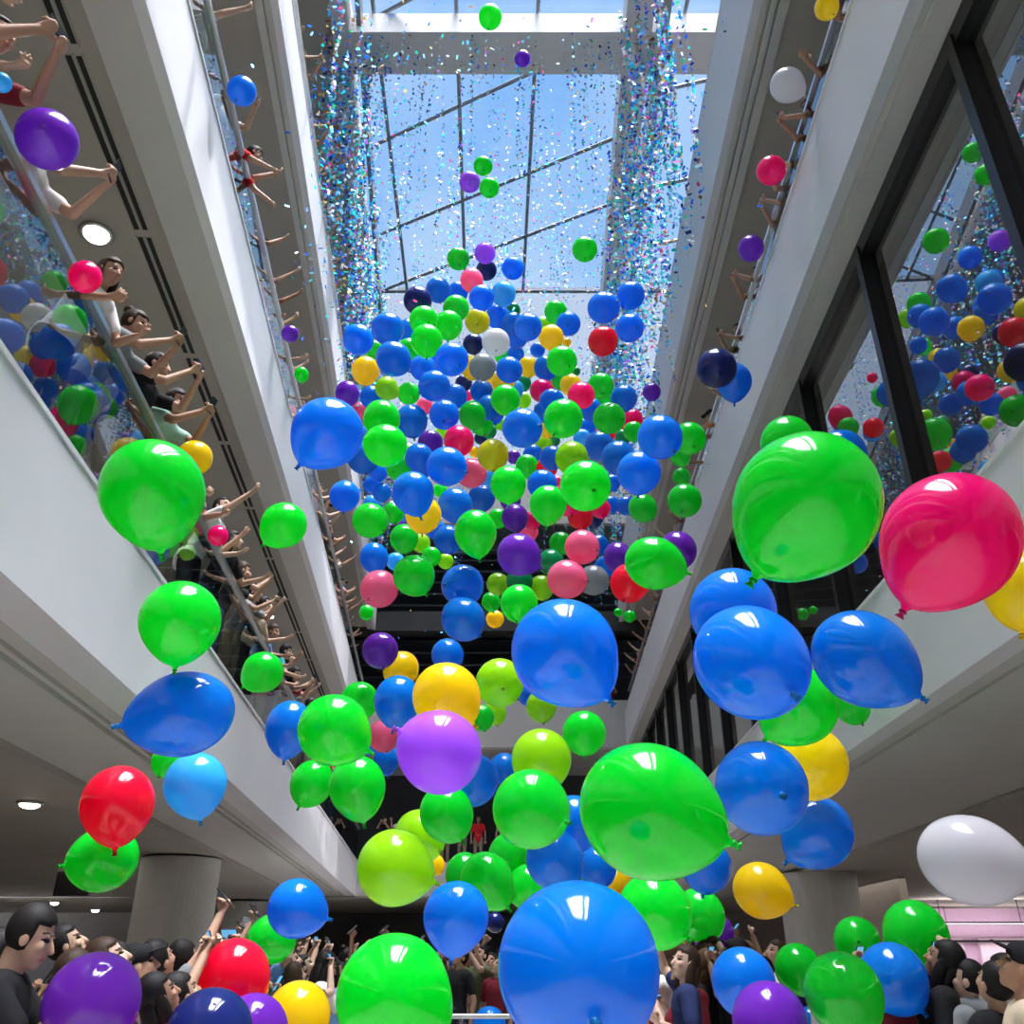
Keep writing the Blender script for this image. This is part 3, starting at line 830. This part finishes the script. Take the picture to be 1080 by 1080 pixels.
for i, (u, v, r, c, ku, kv, el) in enumerate(BL):
    dist = bdist(i)
    p = EYE + bd[i] * dist
    R = BR * bscale[i]
    m2 = math.hypot(ku, kv)
    toc = -bd[i]
    rt = _u(np.cross(bd[i], (0, 0, 1)))
    up = np.cross(rt, bd[i])
    if m2 >= .98:
        kd = _u(rt * ku - up * kv + toc * .12)
    else:
        kd = _u(rt * ku - up * kv + toc * math.sqrt(1 - m2 * m2))
    vs = 0 if m2 < .7 else 1 if m2 < 1.02 else 2
    q = Vector(-kd).to_track_quat('Z', 'Y').to_matrix().to_4x4()
    sc = Matrix.Diagonal((R, R, R * (el if m2 > .6 else 1.0), 1))
    col = np.array(BCOL[c]) * (1 + .10 * RNG.uniform(-1, 1))
    o = link('balloon', BMESH[vs])
    o.matrix_world = Matrix.Translation(p) @ q @ Matrix.Rotation(RNG.uniform(0, 6), 4, 'Z') @ sc
    o.color = (*np.clip(col, 0, 1), 1)
    tag(o, describe(i), 'balloon', BKG)
    kn = link('knot', KMESH[vs], o)
    kn.color = (*np.clip(col * .45, 0, 1), 1)

# ------------------------------------------------------------------ people
def rotx(a): return Matrix.Rotation(a, 4, 'X')
def ik(sh, wr, l1, l2, pole):
    """elbow of a two-bone arm"""
    sh, wr = np.asarray(sh, float), np.asarray(wr, float)
    d = wr - sh
    L = np.linalg.norm(d)
    if L > (l1 + l2) * .985:
        wr = sh + d / L * (l1 + l2) * .985
        d = wr - sh
        L = np.linalg.norm(d)
    w = d / L
    a = (l1 * l1 - l2 * l2 + L * L) / (2 * L)
    h = math.sqrt(max(0, l1 * l1 - a * a))
    p = np.asarray(pole, float)
    p = _u(p - w * np.dot(p, w))
    return sh + w * a + p * h, wr
def remesh(mb, name, voxel, smooth=3, mats=()):
    me = mb.mesh(name + '_raw')
    o = bpy.data.objects.new(name + '_raw', me)
    COL.objects.link(o)
    r = o.modifiers.new('r', 'REMESH')
    r.mode = 'VOXEL'
    r.voxel_size = voxel
    r.use_smooth_shade = True
    s = o.modifiers.new('s', 'SMOOTH')
    s.factor = .5
    s.iterations = smooth
    dg = bpy.context.evaluated_depsgraph_get()
    out = bpy.data.meshes.new_from_object(o.evaluated_get(dg))
    bpy.data.objects.remove(o)
    out.name = name
    out.materials.clear()
    for m_ in mats:
        out.materials.append(m_)
    out.polygons.foreach_set('use_smooth', [True] * len(out.polygons))
    return out

class Pose:
    """a person at the origin, facing +Y, 1.70 m tall"""
    def __init__(s, key, lean=0.0, left=None, right=None, pitch=0.0, yaw=0.0, curl=.5, phone=None, hair='short', fine=.0085, legs=True):
        s.key = key
        up = Matrix.Translation((0, 0, .95)) @ rotx(-lean) @ Matrix.Translation((0, 0, -.95))
        T = lambda p: np.array(up @ Vector(p))
        pelvis, waist, chest, neck = T((0, 0, .96)), T((0, 0, 1.10)), T((0, .005, 1.29)), T((0, -.01, 1.46))
        hm = Matrix.Translation(Vector(T((0, .0, 1.50)))) @ Matrix.Rotation(yaw, 4, 'Z') @ rotx(pitch) @ Matrix.Translation((0, .02, .105))
        b, sh, tr = MB(), MB(), MB()
        hx = np.array(hm @ Vector((0, -.03, -.06)))
        # trunk
        for q, g in ((b, 0), (sh, .016)):
            q.limb(pelvis, waist, .150 + g, .132 + g, (1, 0, 0), .72)
            q.limb(waist, chest, .132 + g, .160 + g, (1, 0, 0), .68)
            q.limb(T((-.12, -.01, 1.38)), T((.12, -.01, 1.38)), .075 + g, .075 + g)
        sh.limb(T((0, 0, .90)), pelvis, .172, .168, (1, 0, 0), .74)
        b.limb(T((0, -.012, 1.40)), hx, .062, .052)
        # legs
        for k in (-1, 1):
            hip, knee, ank = np.array([.085 * k, 0, .90]), np.array([.10 * k, .03, .49]), np.array([.105 * k, -.02, .07])
            toe = np.array([.125 * k, .15, .035])
            for q, g in ((b, 0), (tr, .014)):
                q.limb(hip, knee, .088 + g, .056 + g)
                q.limb(knee, ank, .056 + g, .040 + g * (1.6 if q is tr else 1))
            b.limb(ank - (0, .03, .02), toe, .042, .032, (1, 0, 0), .8)
        tr.limb((0, 0, .90), (0, 0, .99), .165, .160, (1, 0, 0), .74)
        # arms and hands
        s.hands = []
        for k, tgt in ((-1, left), (1, right)):
            so = T((.175 * k, -.01, 1.385))
            tgt = tgt or (.26 * k, .02, .86)
            wr = np.array(tgt, float)
            el, wr = ik(so, wr, .29, .255, (.55 * k, -.25, -.9))
            b.limb(so, el, .050, .040)
            b.limb(el, wr, .040, .027)
            sh.limb(so, so + (el - so) * .62, .066, .060)
            d = _u(wr - el)
            if wr[2] > el[2] - .05:
                d = _u(d + np.array([0, .15, .25]))
            wid = _u(np.cross(d, (0, -1, .35))) * 1.0         # across the palm
            if abs(d @ np.array([0, -.94, .33])) > .95:
                wid = np.array([1.0, 0, 0])
            pn = np.cross(wid, d)                              # palm normal
            if pn[1] > 0:
                pn = -pn
            kn = wr + d * .085
            b.limb(wr, kn, .030, .038, wid, .48)
            for f, (o_, L) in enumerate(((-.030, .062), (-.010, .074), (.011, .070), (.030, .054))):
                r0 = kn - d * .012 + wid * o_
                a = curl * (.8 + .12 * f)
                m1 = r0 + (d * math.cos(a) + pn * math.sin(a)) * (L * .55) + wid * o_ * .25
                m2 = m1 + (d * math.cos(2.1 * a) + pn * math.sin(2.1 * a)) * (L * .5)
                b.limb(r0, m1, .0105, .0098, n=8)
                b.limb(m1, m2, .0098, .0085, n=8)
            tb = wr + d * .03 - wid * .022 * k * -1 * (1 if wid[0] * k > 0 else -1) * -1
            tdir = _u(d * .7 + (tb - wr - d * .03) * 30 + pn * .35)
            t1 = tb + tdir * .042
            t2 = t1 + _u(tdir + d * .5 + pn * .3) * .032
            b.limb(tb, t1, .0135, .0115, n=8)
            b.limb(t1, t2, .0115, .0095, n=8)
            s.hands.append((wr, d, pn, kn))
        # head with a face
        b.ball((0, -.015, .025), (.077, .096, .098), hm)
        b.ball((0, .018, -.035), (.062, .074, .088), hm)
        b.ball((0, .058, -.098), (.028, .027, .024), hm)
        for k in (-1, 1):
            b.ball((.038 * k, .060, -.025), (.027, .024, .026), hm)
            b.ball((.080 * k, -.008, -.012), (.011, .022, .034), hm, 12, 8)
            b.ball((.033 * k, .078, .027), (.024, .012, .008), hm, 12, 8)
        n0, n1 = hm @ Vector((0, .088, .008)), hm @ Vector((0, .108, -.032))
        b.limb(n0, n1, .010, .0150, n=10)
        b.ball((0, .086, -.063), (.024, .012, .0065), hm, 14, 8)
        b.ball((0, .084, -.076), (.021, .012, .0065), hm, 14, 8)
        s.body = remesh(b, 'person', fine, 2, (M_SKIN, M_EYE, M_BROW, M_LIP))
        inv = np.array(hm.inverted())
        nf = len(s.body.polygons)
        ctr = np.empty(nf * 3)
        s.body.polygons.foreach_get('center', ctr)
        c = np.c_[ctr.reshape(-1, 3), np.ones(nf)] @ inv.T
        idx = np.zeros(nf, int)
        fr = (c[:, 1] > .045)
        ax = np.abs(c[:, 0])
        idx[fr & (((ax - .033) / .019) ** 2 + ((c[:, 2] - .007) / .0085) ** 2 < 1)] = 1
        idx[fr & (((ax - .035) / .023) ** 2 + ((c[:, 2] - .033) / .0062) ** 2 < 1)] = 2
        idx[fr & ((c[:, 0] / .026) ** 2 + ((c[:, 2] + .069) / .012) ** 2 < 1) & (c[:, 1] > .07)] = 3
        s.body.polygons.foreach_set('material_index', idx)
        s.shirt = remesh(sh, 'shirt', .014, 3, (M_CLOTH,))
        s.trousers = remesh(tr, 'trousers', .016, 3, (M_CLOTH,))
        s.hair = {}
        for hk in ('short', 'long', 'bun', 'cap'):
            s.hair[hk] = s.make_hair(hk, hm, T)
        s.hm = hm
        s.phone = None
        if phone is not None:
            ph = [s.hands[k] for k in phone]
            pc = np.mean([h[3] + h[2] * .022 + h[1] * .03 for h in ph], axis=0)
            eye = np.array(hm @ Vector((0, .09, .0)))
            z = _u(eye - pc)
            x = _u(np.cross((0, 0, 1) if len(ph) > 1 else (0, .25, 1), z))
            y = np.cross(z, x)
            if len(ph) > 1:
                x, y = y, -x
            s.phone = Matrix(((x[0], y[0], z[0], pc[0]), (x[1], y[1], z[1], pc[1]), (x[2], y[2], z[2], pc[2]), (0, 0, 0, 1)))
    def make_hair(s, kind, hm, T):
        m = MB()
        q = MB()
        q.ball((0, 0, 0), (1, 1, 1), None, 36, 26)
        vs = []
        for (x, y, z) in q.v:
            px, py, pz = x * .0875, y * .108 - .02, z * .112 + .03
            face = py > .02 and pz < .072 - .25 * max(0, abs(px) - .03)
            low = pz < (-.075 if kind != 'cap' else .02)
            k = .80 if (face or low) else 1 + .03 * math.sin(23 * px + 17 * py) * math.cos(19 * pz)
            vs.append(hm @ Vector((px * k, (py + .02) * k - .02, (pz - .03) * k + .03)))
        m.add(vs, q.f)
        if kind == 'long':
            m.ball((0, -.075, -.10), (.088, .05, .17), hm, 24, 16)
            for k in (-1, 1):
                m.ball((.078 * k, -.02, -.09), (.022, .04, .13), hm, 16, 12)
        if kind == 'bun':
            m.ball((0, -.10, .115), (.048, .048, .045), hm, 16, 10)
        if kind == 'cap':
            m.ball((0, -.015, .055), (.093, .113, .075), hm, 28, 16)
            m.ball((0, .10, .055), (.072, .075, .010), hm, 20, 8)
        return m.mesh('hair' if kind != 'cap' else 'cap', M_HAIR if kind != 'cap' else M_CLOTH, True)

POSES = {
 'lean_phone': Pose('lean_phone', .50, (-.05, .62, 1.33), (.07, .63, 1.34), -.25, .0, .9, (1,)),
 'lean_both': Pose('lean_both', .42, (-.08, .58, 1.44), (.08, .58, 1.44), -.1, .1, 1.0, (0, 1)),
 'lean_reach': Pose('lean_reach', .52, (-.28, .40, 1.10), (.30, .66, 1.55), .2, -.4, .25),
 'lean_open': Pose('lean_open', .45, (-.34, .50, 1.16), (.34, .54, 1.42), .1, .3, .2),
 'lean_low': Pose('lean_low', .60, (-.20, .55, 1.02), (.22, .58, 1.04), -.2, -.2, .6),
 'hang': Pose('hang', .95, (-.24, .72, .82), (.22, .80, .90), -.3, .2, .5),
 'up_phone': Pose('up_phone', .02, (-.10, .36, 1.66), (.09, .36, 1.67), .35, .0, 1.0, (0, 1)),
 'up_one': Pose('up_one', .0, None, (.20, .26, 1.88), .45, .25, .9, (1,)),
 'look_up': Pose('look_up', -.03, None, None, .5, -.2, .5),
 'low_phone': Pose('low_phone', .10, (-.07, .33, 1.36), (.08, .34, 1.36), -.30, .0, .9, (1,)),
 'fist_up': Pose('fist_up', .0, (-.2, .2, 1.2), (.22, .20, 1.78), .3, .5, 1.5),
}
m = MB(); m.box(-.037, .037, -.076, .076, -.005, .004)
PHm = m.mesh('phone', M_PHONE)
m = MB(); m.box(-.033, .033, -.069, .069, .004, .0048)
PSm = m.mesh('screen', M_SCREEN)
m = MB(); m.box(-.030, -.008, .045, .070, -.0075, -.005)
PCm = m.mesh('camera_bump', M_BLACK)

SKINS = [(.42, .25, .17), (.50, .31, .22), (.36, .20, .13), (.55, .36, .27)]
HAIRS = {'black': (.010, .008, .008), 'dark brown': (.035, .018, .010), 'brown': (.08, .04, .02), 'grey': (.22, .22, .23)}
CLOTHS = {'white': (.78, .76, .76), 'black': (.012, .012, .014), 'grey': (.20, .21, .22), 'red': (.62, .02, .03), 'navy': (.02, .03, .10), 'light blue': (.18, .36, .72), 'teal': (.05, .30, .38),
          'mint': (.30, .50, .42), 'pink': (.75, .35, .42), 'maroon': (.20, .02, .03), 'beige': (.55, .44, .32), 'orange': (.80, .25, .04), 'olive': (.12, .13, .06), 'dark green': (.02, .10, .05)}
TROUS = [(.02, .02, .025), (.04, .06, .12), (.10, .10, .10), (.25, .2, .15)]
POSEWORD = {'lean_phone': 'leaning out with a phone', 'lean_both': 'leaning out filming with both hands', 'lean_reach': 'reaching out over the rail', 'lean_open': 'leaning out with open arms', 'lean_low': 'bent over the rail', 'hang': 'hanging over the rail',
            'up_phone': 'filming upward with both hands', 'up_one': 'holding a phone high', 'look_up': 'looking up', 'low_phone': 'looking at a phone', 'fist_up': 'raising a fist'}
def person(pose, loc, face, shirt, hair='black', style='short', label='', group=None, scale=1.0, phone_label=None, skin=None):
    P = POSES[pose]
    o = link('person', P.body)
    M = Matrix.Translation(loc) @ Matrix.Rotation(face, 4, 'Z') @ Matrix.Scale(scale, 4)
    o.matrix_world = M
    k = skin if skin is not None else int(RNG.randint(4))
    o.color = (*SKINS[k], 1)
    tag(o, label, 'person', group)
    h = link('cap' if style == 'cap' else 'hair', P.hair[style], o)
    h.color = (*(CLOTHS['black'] if style == 'cap' else HAIRS[hair]), 1)
    s = link('shirt', P.shirt, o)
    s.color = (*CLOTHS[shirt], 1)
    t_ = link('trousers', P.trousers, o)
    t_.color = (*TROUS[int(RNG.randint(4))], 1)
    if P.phone is not None and phone_label:
        p = link('phone', PHm)
        p.matrix_world = M @ P.phone
        tag(p, phone_label, 'phone', 'phones filming the balloons')
        link('screen', PSm, p)
        link('camera_bump', PCm, p)
    return o
def face_dir(v):
    """turn so that +Y looks along v"""
    return math.atan2(-v[0], v[1])

# along the balconies; each list: metres along the rail, pose, shirt, hair colour, hair style
def balcony_row(side, D, h, rows, where, group, off=0.0):
    rows = sorted(rows)
    for i, (ta, pose, shirt, hair, style) in enumerate(rows):
        back = .30 + off + (.06 if i % 3 == 1 else 0)
        f = face_dir(-NRM[side]) + RNG.uniform(-.35, .35)
        nth = ORD[i + 1] + ' from near end of ' + where
        person(pose, PT(side, D + back, ta, h), f, shirt, hair, style, 'person in %s top%s, %s' % (shirt, ' with phone' if POSES[pose].phone else '', nth), group, RNG.uniform(.95, 1.04),
               'phone held by the %s person from near end of %s' % (ORD[i + 1], where))
LB1 = [(2.9, 'lean_low', 'beige', 'black', 'cap'), (3.5, 'lean_both', 'maroon', 'black', 'short'), (4.1, 'lean_phone', 'white', 'black', 'short'), (5.3, 'lean_low', 'white', 'dark brown', 'long'), (5.95, 'lean_phone', 'grey', 'dark brown', 'bun'),
       (6.6, 'lean_both', 'black', 'black', 'short'), (7.15, 'lean_phone', 'mint', 'black', 'short'), (8.3, 'lean_low', 'grey', 'black', 'short'), (9.3, 'lean_reach', 'white', 'black', 'short'), (10.2, 'lean_open', 'black', 'black', 'long'),
       (11.0, 'lean_both', 'black', 'dark brown', 'short'), (11.7, 'lean_phone', 'grey', 'black', 'bun'), (12.4, 'lean_open', 'beige', 'black', 'short'), (13.2, 'lean_low', 'light blue', 'dark brown', 'short'), (14.1, 'lean_low', 'teal', 'black', 'short'),
       (15.0, 'lean_open', 'black', 'black', 'long'), (15.9, 'lean_phone', 'maroon', 'black', 'short'), (16.9, 'lean_reach', 'grey', 'black', 'cap'), (18.1, 'lean_both', 'white', 'black', 'short'), (19.4, 'lean_low', 'navy', 'black', 'bun'),
       (20.8, 'lean_open', 'black', 'black', 'short'), (22.3, 'lean_phone', 'red', 'black', 'short'), (24.0, 'lean_low', 'grey', 'black', 'long'), (26.0, 'lean_both', 'black', 'black', 'short')]
balcony_row(-1, 2.52, 3.06, LB1, 'left lower balcony', 'people along the left lower balcony')
CY = ['white', 'black', 'grey', 'red', 'navy', 'light blue', 'pink', 'maroon', 'teal', 'beige', 'orange', 'olive']
LPOSE = ['lean_low', 'lean_reach', 'lean_phone', 'lean_open', 'lean_both']
rr = random.Random(5)
def rnd_rows(t0, t1, step, first=()):
    rows, ta = list(first), t0
    while ta < t1:
        if all(abs(ta - q[0]) > .45 for q in first):
            rows.append((ta, rr.choice(LPOSE), rr.choice(CY), rr.choice(['black', 'black', 'dark brown', 'brown']), rr.choice(['short', 'short', 'long', 'bun', 'cap'])))
        ta += step * rr.uniform(.8, 1.3)
    return rows
balcony_row(-1, 2.66, 7.75, rnd_rows(5.4, 27, .95, [(5.7, 'lean_reach', 'maroon', 'dark brown', 'long'), (6.5, 'lean_reach', 'white', 'black', 'short'), (8.1, 'hang', 'red', 'black', 'short'), (11.2, 'lean_reach', 'navy', 'black', 'short')]),
            'left middle balcony', 'people along the left middle balcony', .08)
balcony_row(-1, 2.68, 12.48, rnd_rows(8.0, 22, 1.25), 'left top balcony', 'people along the left top balcony', .1)
balcony_row(1, 3.29, 7.75, rnd_rows(7.4, 30, 1.1, [(5.7, 'lean_reach', 'grey', 'black', 'short'), (6.5, 'lean_open', 'black', 'black', 'short'), (8.9, 'lean_both', 'maroon', 'black', 'short')]),
            'right balcony', 'people along the right balcony', .05)

# ground floor: each head at a place seen from the camera, dist metres ahead
def ground_at(u, Y):
    x = (u - 540) / FPX * (Y * math.cos(PITCH) + .05 * math.sin(PITCH))
    return np.array([x, Y, 0.0])
def crowd(rows, where, group):
    rows = sorted(rows, key=lambda r: r[0])
    for i, r in enumerate(rows):
        u, Y, pose, shirt, hair, style, f, sc = r[:8]
        lab = r[8] if len(r) > 8 else None
        if lab is None:
            lab = 'person in %s top%s, %s from left %s' % (shirt, ' with phone' if POSES[pose].phone else '', ORD[i + 1], where)
        pl = 'phone of the %s person from left %s' % (ORD[i + 1], where)
        person(pose, ground_at(u, Y), f, shirt, hair, style, lab, group, sc, pl)
NEARL = [
 (4, 4.7, 'low_phone', 'black', 'black', 'short', -1.35, 1.07, 'black-haired person in black top looking down, in the lower left corner'),
 (78, 6.6, 'look_up', 'black', 'black', 'bun', -1.0, 1.06, 'person in black with black hair tied up, behind the corner person'),
 (-24, 5.6, 'low_phone', 'beige', 'black', 'short', -1.2, 1.02, 'person cut by the left edge of the photo, behind the corner person'),
 (108, 5.6, 'low_phone', 'black', 'black', 'long', -.6, .98, None), (126, 5.6, 'look_up', 'beige', 'dark brown', 'short', -1.0, 1.0, None), (150, 5.9, 'up_phone', 'white', 'brown', 'cap', -1.2, .98, None),
 (172, 6.2, 'up_one', 'grey', 'black', 'short', -.8, 1.0, None), (196, 6.6, 'up_phone', 'black', 'black', 'short', -.5, 1.0, None), (184, 5.2, 'look_up', 'red', 'black', 'long', -.7, .9, None), (206, 5.4, 'look_up', 'pink', 'black', 'short', -.6, .9, None),
 (62, 5.4, 'low_phone', 'grey', 'dark brown', 'short', -.9, .96, None),
]
crowd([r if r[8] else r[:8] for r in NEARL], 'in the near left crowd', 'people standing in the near left crowd')
rr = random.Random(11)
CYD = ['black', 'black', 'grey', 'white', 'navy', 'maroon', 'beige', 'olive', 'red', 'black', 'dark green', 'light blue']
STAND = [ground_at(r[0], r[1]) for r in NEARL]
def fill(u0, u1, Y0, Y1, n, f0, avoid=()):
    out = []
    for k in range(n):
        u = u0 + (u1 - u0) * (k + .5) / n + rr.uniform(-3, 3)
        for tries in range(40):
            Y = rr.uniform(Y0, Y1)
            g = ground_at(u, Y)
            if all(math.hypot(g[0] - q[0], g[1] - q[1]) > .48 for q in STAND):
                break
        STAND.append(g)
        out.append((u, Y, rr.choice(['up_phone', 'look_up', 'look_up', 'up_one', 'low_phone', 'fist_up']), rr.choice(CYD), rr.choice(['black', 'black', 'dark brown', 'brown']), rr.choice(['short', 'short', 'long', 'bun', 'cap']),
                    f0 + rr.uniform(-.6, .6), rr.uniform(.92, 1.05)))
    return out
crowd(fill(212, 372, 9.0, 11.5, 16, -1.2) + fill(232, 376, 14, 18, 20, -1.4), 'in crowd beyond left column', 'people standing beyond the left column')
crowd(fill(380, 560, 13.0, 14.5, 22, 3.0) + fill(384, 690, 16, 19, 26, 3.0), 'behind the barrier', 'people behind the crowd barrier')
crowd(fill(688, 800, 7.5, 9.5, 12, 1.3) + fill(690, 850, 11, 14, 16, 1.3), 'in the right crowd', 'people standing in the right crowd')
NEARR = [
 (1064, 4.9, 'look_up', 'beige', 'black', 'cap', 1.25, .98, 'person with a dark cap at the right edge, below the white balloon'),
 (1034, 5.6, 'look_up', 'black', 'black', 'short', .5, .93, 'dark-haired person just left of the person with a dark cap'),
 (1050, 6.2, 'up_phone', 'grey', 'black', 'short', .8, .95, None), (1010, 6.2, 'fist_up', 'grey', 'black', 'short', .6, .93, 'person in grey top raising a fist near the right edge'),
 (985, 6.3, 'look_up', 'black', 'black', 'long', 1.0, 1.0, None), (962, 6.8, 'up_phone', 'black', 'dark brown', 'short', .9, .94, None), (930, 6.4, 'look_up', 'maroon', 'black', 'bun', .9, .97, None), (868, 7.0, 'look_up', 'grey', 'black', 'short', .7, .96, None),
]
crowd([r if r[8] else r[:8] for r in NEARR], 'in the near right crowd', 'people standing in the near right crowd')
# far-end balconies
def far_row(h, xs, where, group):
    for i, x in enumerate(xs):
        pose = rr.choice(['up_phone', 'look_up', 'lean_open', 'lean_both', 'fist_up'])
        shirt = rr.choice(CY)
        person(pose, (x, YE + .75, 1.6 + h), math.pi + rr.uniform(-.3, .3), shirt, 'black', rr.choice(['short', 'long', 'bun']), 'person in %s top, %s from left on the %s' % (shirt, ORD[i + 1], where), group, rr.uniform(.95, 1.03),
               'phone of the %s person from left on the %s' % (ORD[i + 1], where))
far_row(7.75, [-4.4 + .62 * k + rr.uniform(-.12, .12) for k in range(14)], 'far end balcony', 'people on the far end balcony')
far_row(3.06, [-4.6 + .7 * k + rr.uniform(-.15, .15) for k in range(13)], 'far end lower balcony', 'people on the far end lower balcony')

# ------------------------------------------------------------------ tinsel and confetti
M_TIN = bpy.data.materials.new('iridescent_foil')
M_TIN.use_nodes = True
t = M_TIN.node_tree
pb = t.nodes['Principled BSDF']
pb.inputs['Metallic'].default_value = .75
pb.inputs['Roughness'].default_value = .22
at = t.nodes.new('ShaderNodeAttribute')
at.attribute_name = 'foil'
t.links.new(at.outputs['Color'], pb.inputs['Base Color'])
tl = t.nodes.new('ShaderNodeBsdfTranslucent')
mx = t.nodes.new('ShaderNodeMixShader')
mx.inputs['Fac'].default_value = .4
t.links.new(at.outputs['Color'], tl.inputs['Color'])
t.links.new(pb.outputs['BSDF'], mx.inputs[1])
t.links.new(tl.outputs['BSDF'], mx.inputs[2])
t.links.new(mx.outputs['Shader'], t.nodes['Material Output'].inputs['Surface'])
FOIL = np.array([(.25, .75, .98), (.05, .40, .98), (.03, .18, .90), (.02, .70, .62), (.88, .92, .98), (.92, .94, .98), (.45, .15, .85), (.85, .62, .25), (.30, .16, .08), (.02, .05, .22), (.05, .60, .30), (.90, .12, .35)])
FW = np.array([.15, .14, .12, .13, .08, .08, .05, .06, .06, .08, .03, .02])
def foil_mesh(name, quads, cols):
    v = np.array(quads, float).reshape(-1, 3)
    n = len(quads)
    me = bpy.data.meshes.new(name)
    me.vertices.add(n * 4)
    me.vertices.foreach_set('co', v.ravel())
    me.loops.add(n * 4)
    me.loops.foreach_set('vertex_index', np.arange(n * 4))
    me.polygons.add(n)
    me.polygons.foreach_set('loop_start', np.arange(n) * 4)
    me.update(calc_edges=True)
    a = me.color_attributes.new('foil', 'FLOAT_COLOR', 'CORNER')
    a.data.foreach_set('color', np.repeat(np.c_[cols, np.ones(n)], 4, axis=0).ravel())
    me.materials.append(M_TIN)
    return me
TR = np.random.RandomState(3)
def flake(c, s, l):
    a = TR.normal(size=3); a /= np.linalg.norm(a)
    b = np.cross(a, TR.normal(size=3)); b /= np.linalg.norm(b)
    return [c - a * s - b * l, c + a * s - b * l, c + a * s + b * l, c - a * s + b * l]
quads, cols = [], []
def strand(x, y, z0, z1, step, s):
    z = z0
    ph, am = TR.uniform(0, 6), TR.uniform(.01, .07)
    while z > z1:
        c = np.array([x + am * math.sin(z * 1.3 + ph) + TR.normal() * .012, y + am * math.cos(z * 1.1 + ph), z])
        quads.append(flake(c, s * TR.uniform(.6, 1.2), s * TR.uniform(.8, 1.8)))
        cols.append(FOIL[TR.choice(len(FOIL), p=FW)])
        z -= step * TR.uniform(.5, 1.6)
ZT = 1.6 + H_ROOF
for k in range(290):          # along the left roof beam
    ta = TR.uniform(11, 30)
    p = PT(-1, TR.uniform(1.95, 2.9), ta, 0)
    strand(p[0], p[1], ZT - .08, ZT - TR.uniform(1.5, 6.0), .12, .03)
for k in range(300):          # along the right roof beam
    ta = TR.uniform(11, 31)
    p = PT(1, TR.uniform(1.8, 2.95), ta, 0)
    strand(p[0], p[1], ZT - .08, ZT - TR.uniform(1.5, 6.0), .12, .03)
for k in range(70):           # right edge
    p = PT(1, TR.uniform(2.5, 3.0), TR.uniform(11, 24), 0)
    strand(p[0], p[1], ZT - .08, ZT - TR.uniform(3, 7), .12, .03)
for k in range(110):           # from the cross beam
    x = TR.uniform(-3.2, 3.2)
    strand(x, 12.5 + TR.uniform(-.5, .5), ZT - .03, ZT - TR.uniform(1.0, 5.5), .2, .021)
for k in range(330):           # across the opening
    y = TR.uniform(14, 31)
    x = TR.uniform(PT(-1, 2.1, y, 0)[0], PT(1, 1.9, y, 0)[0])
    strand(x, y, ZT + .6, ZT - TR.uniform(.8, 5.0), .15, .020)
tag(link('tinsel_strands', foil_mesh('tinsel_strands', quads, cols)), 'iridescent tinsel strands hanging in a curtain under the glass roof', 'tinsel', kind='stuff')
quads, cols = [], []
for k in range(1500):
    y = TR.uniform(5, 24)
    x = TR.uniform(PT(-1, 2.3, y, 0)[0], PT(1, 2.9, y, 0)[0])
    z = 1.6 + TR.triangular(6, 15, 17)
    quads.append(flake(np.array([x, y, z]), .012, .028))
    cols.append(FOIL[TR.choice(len(FOIL), p=FW)])
for k in range(260):          # a flurry near the left top balcony
    p = PT(-1, TR.uniform(1.6, 2.45), TR.uniform(9, 17), TR.uniform(9, 14.5))
    quads.append(flake(p, .014, .032))
    cols.append(FOIL[TR.choice(4)])
tag(link('confetti', foil_mesh('confetti', quads, cols)), 'shiny confetti flakes drifting down through the atrium', 'confetti', kind='stuff')
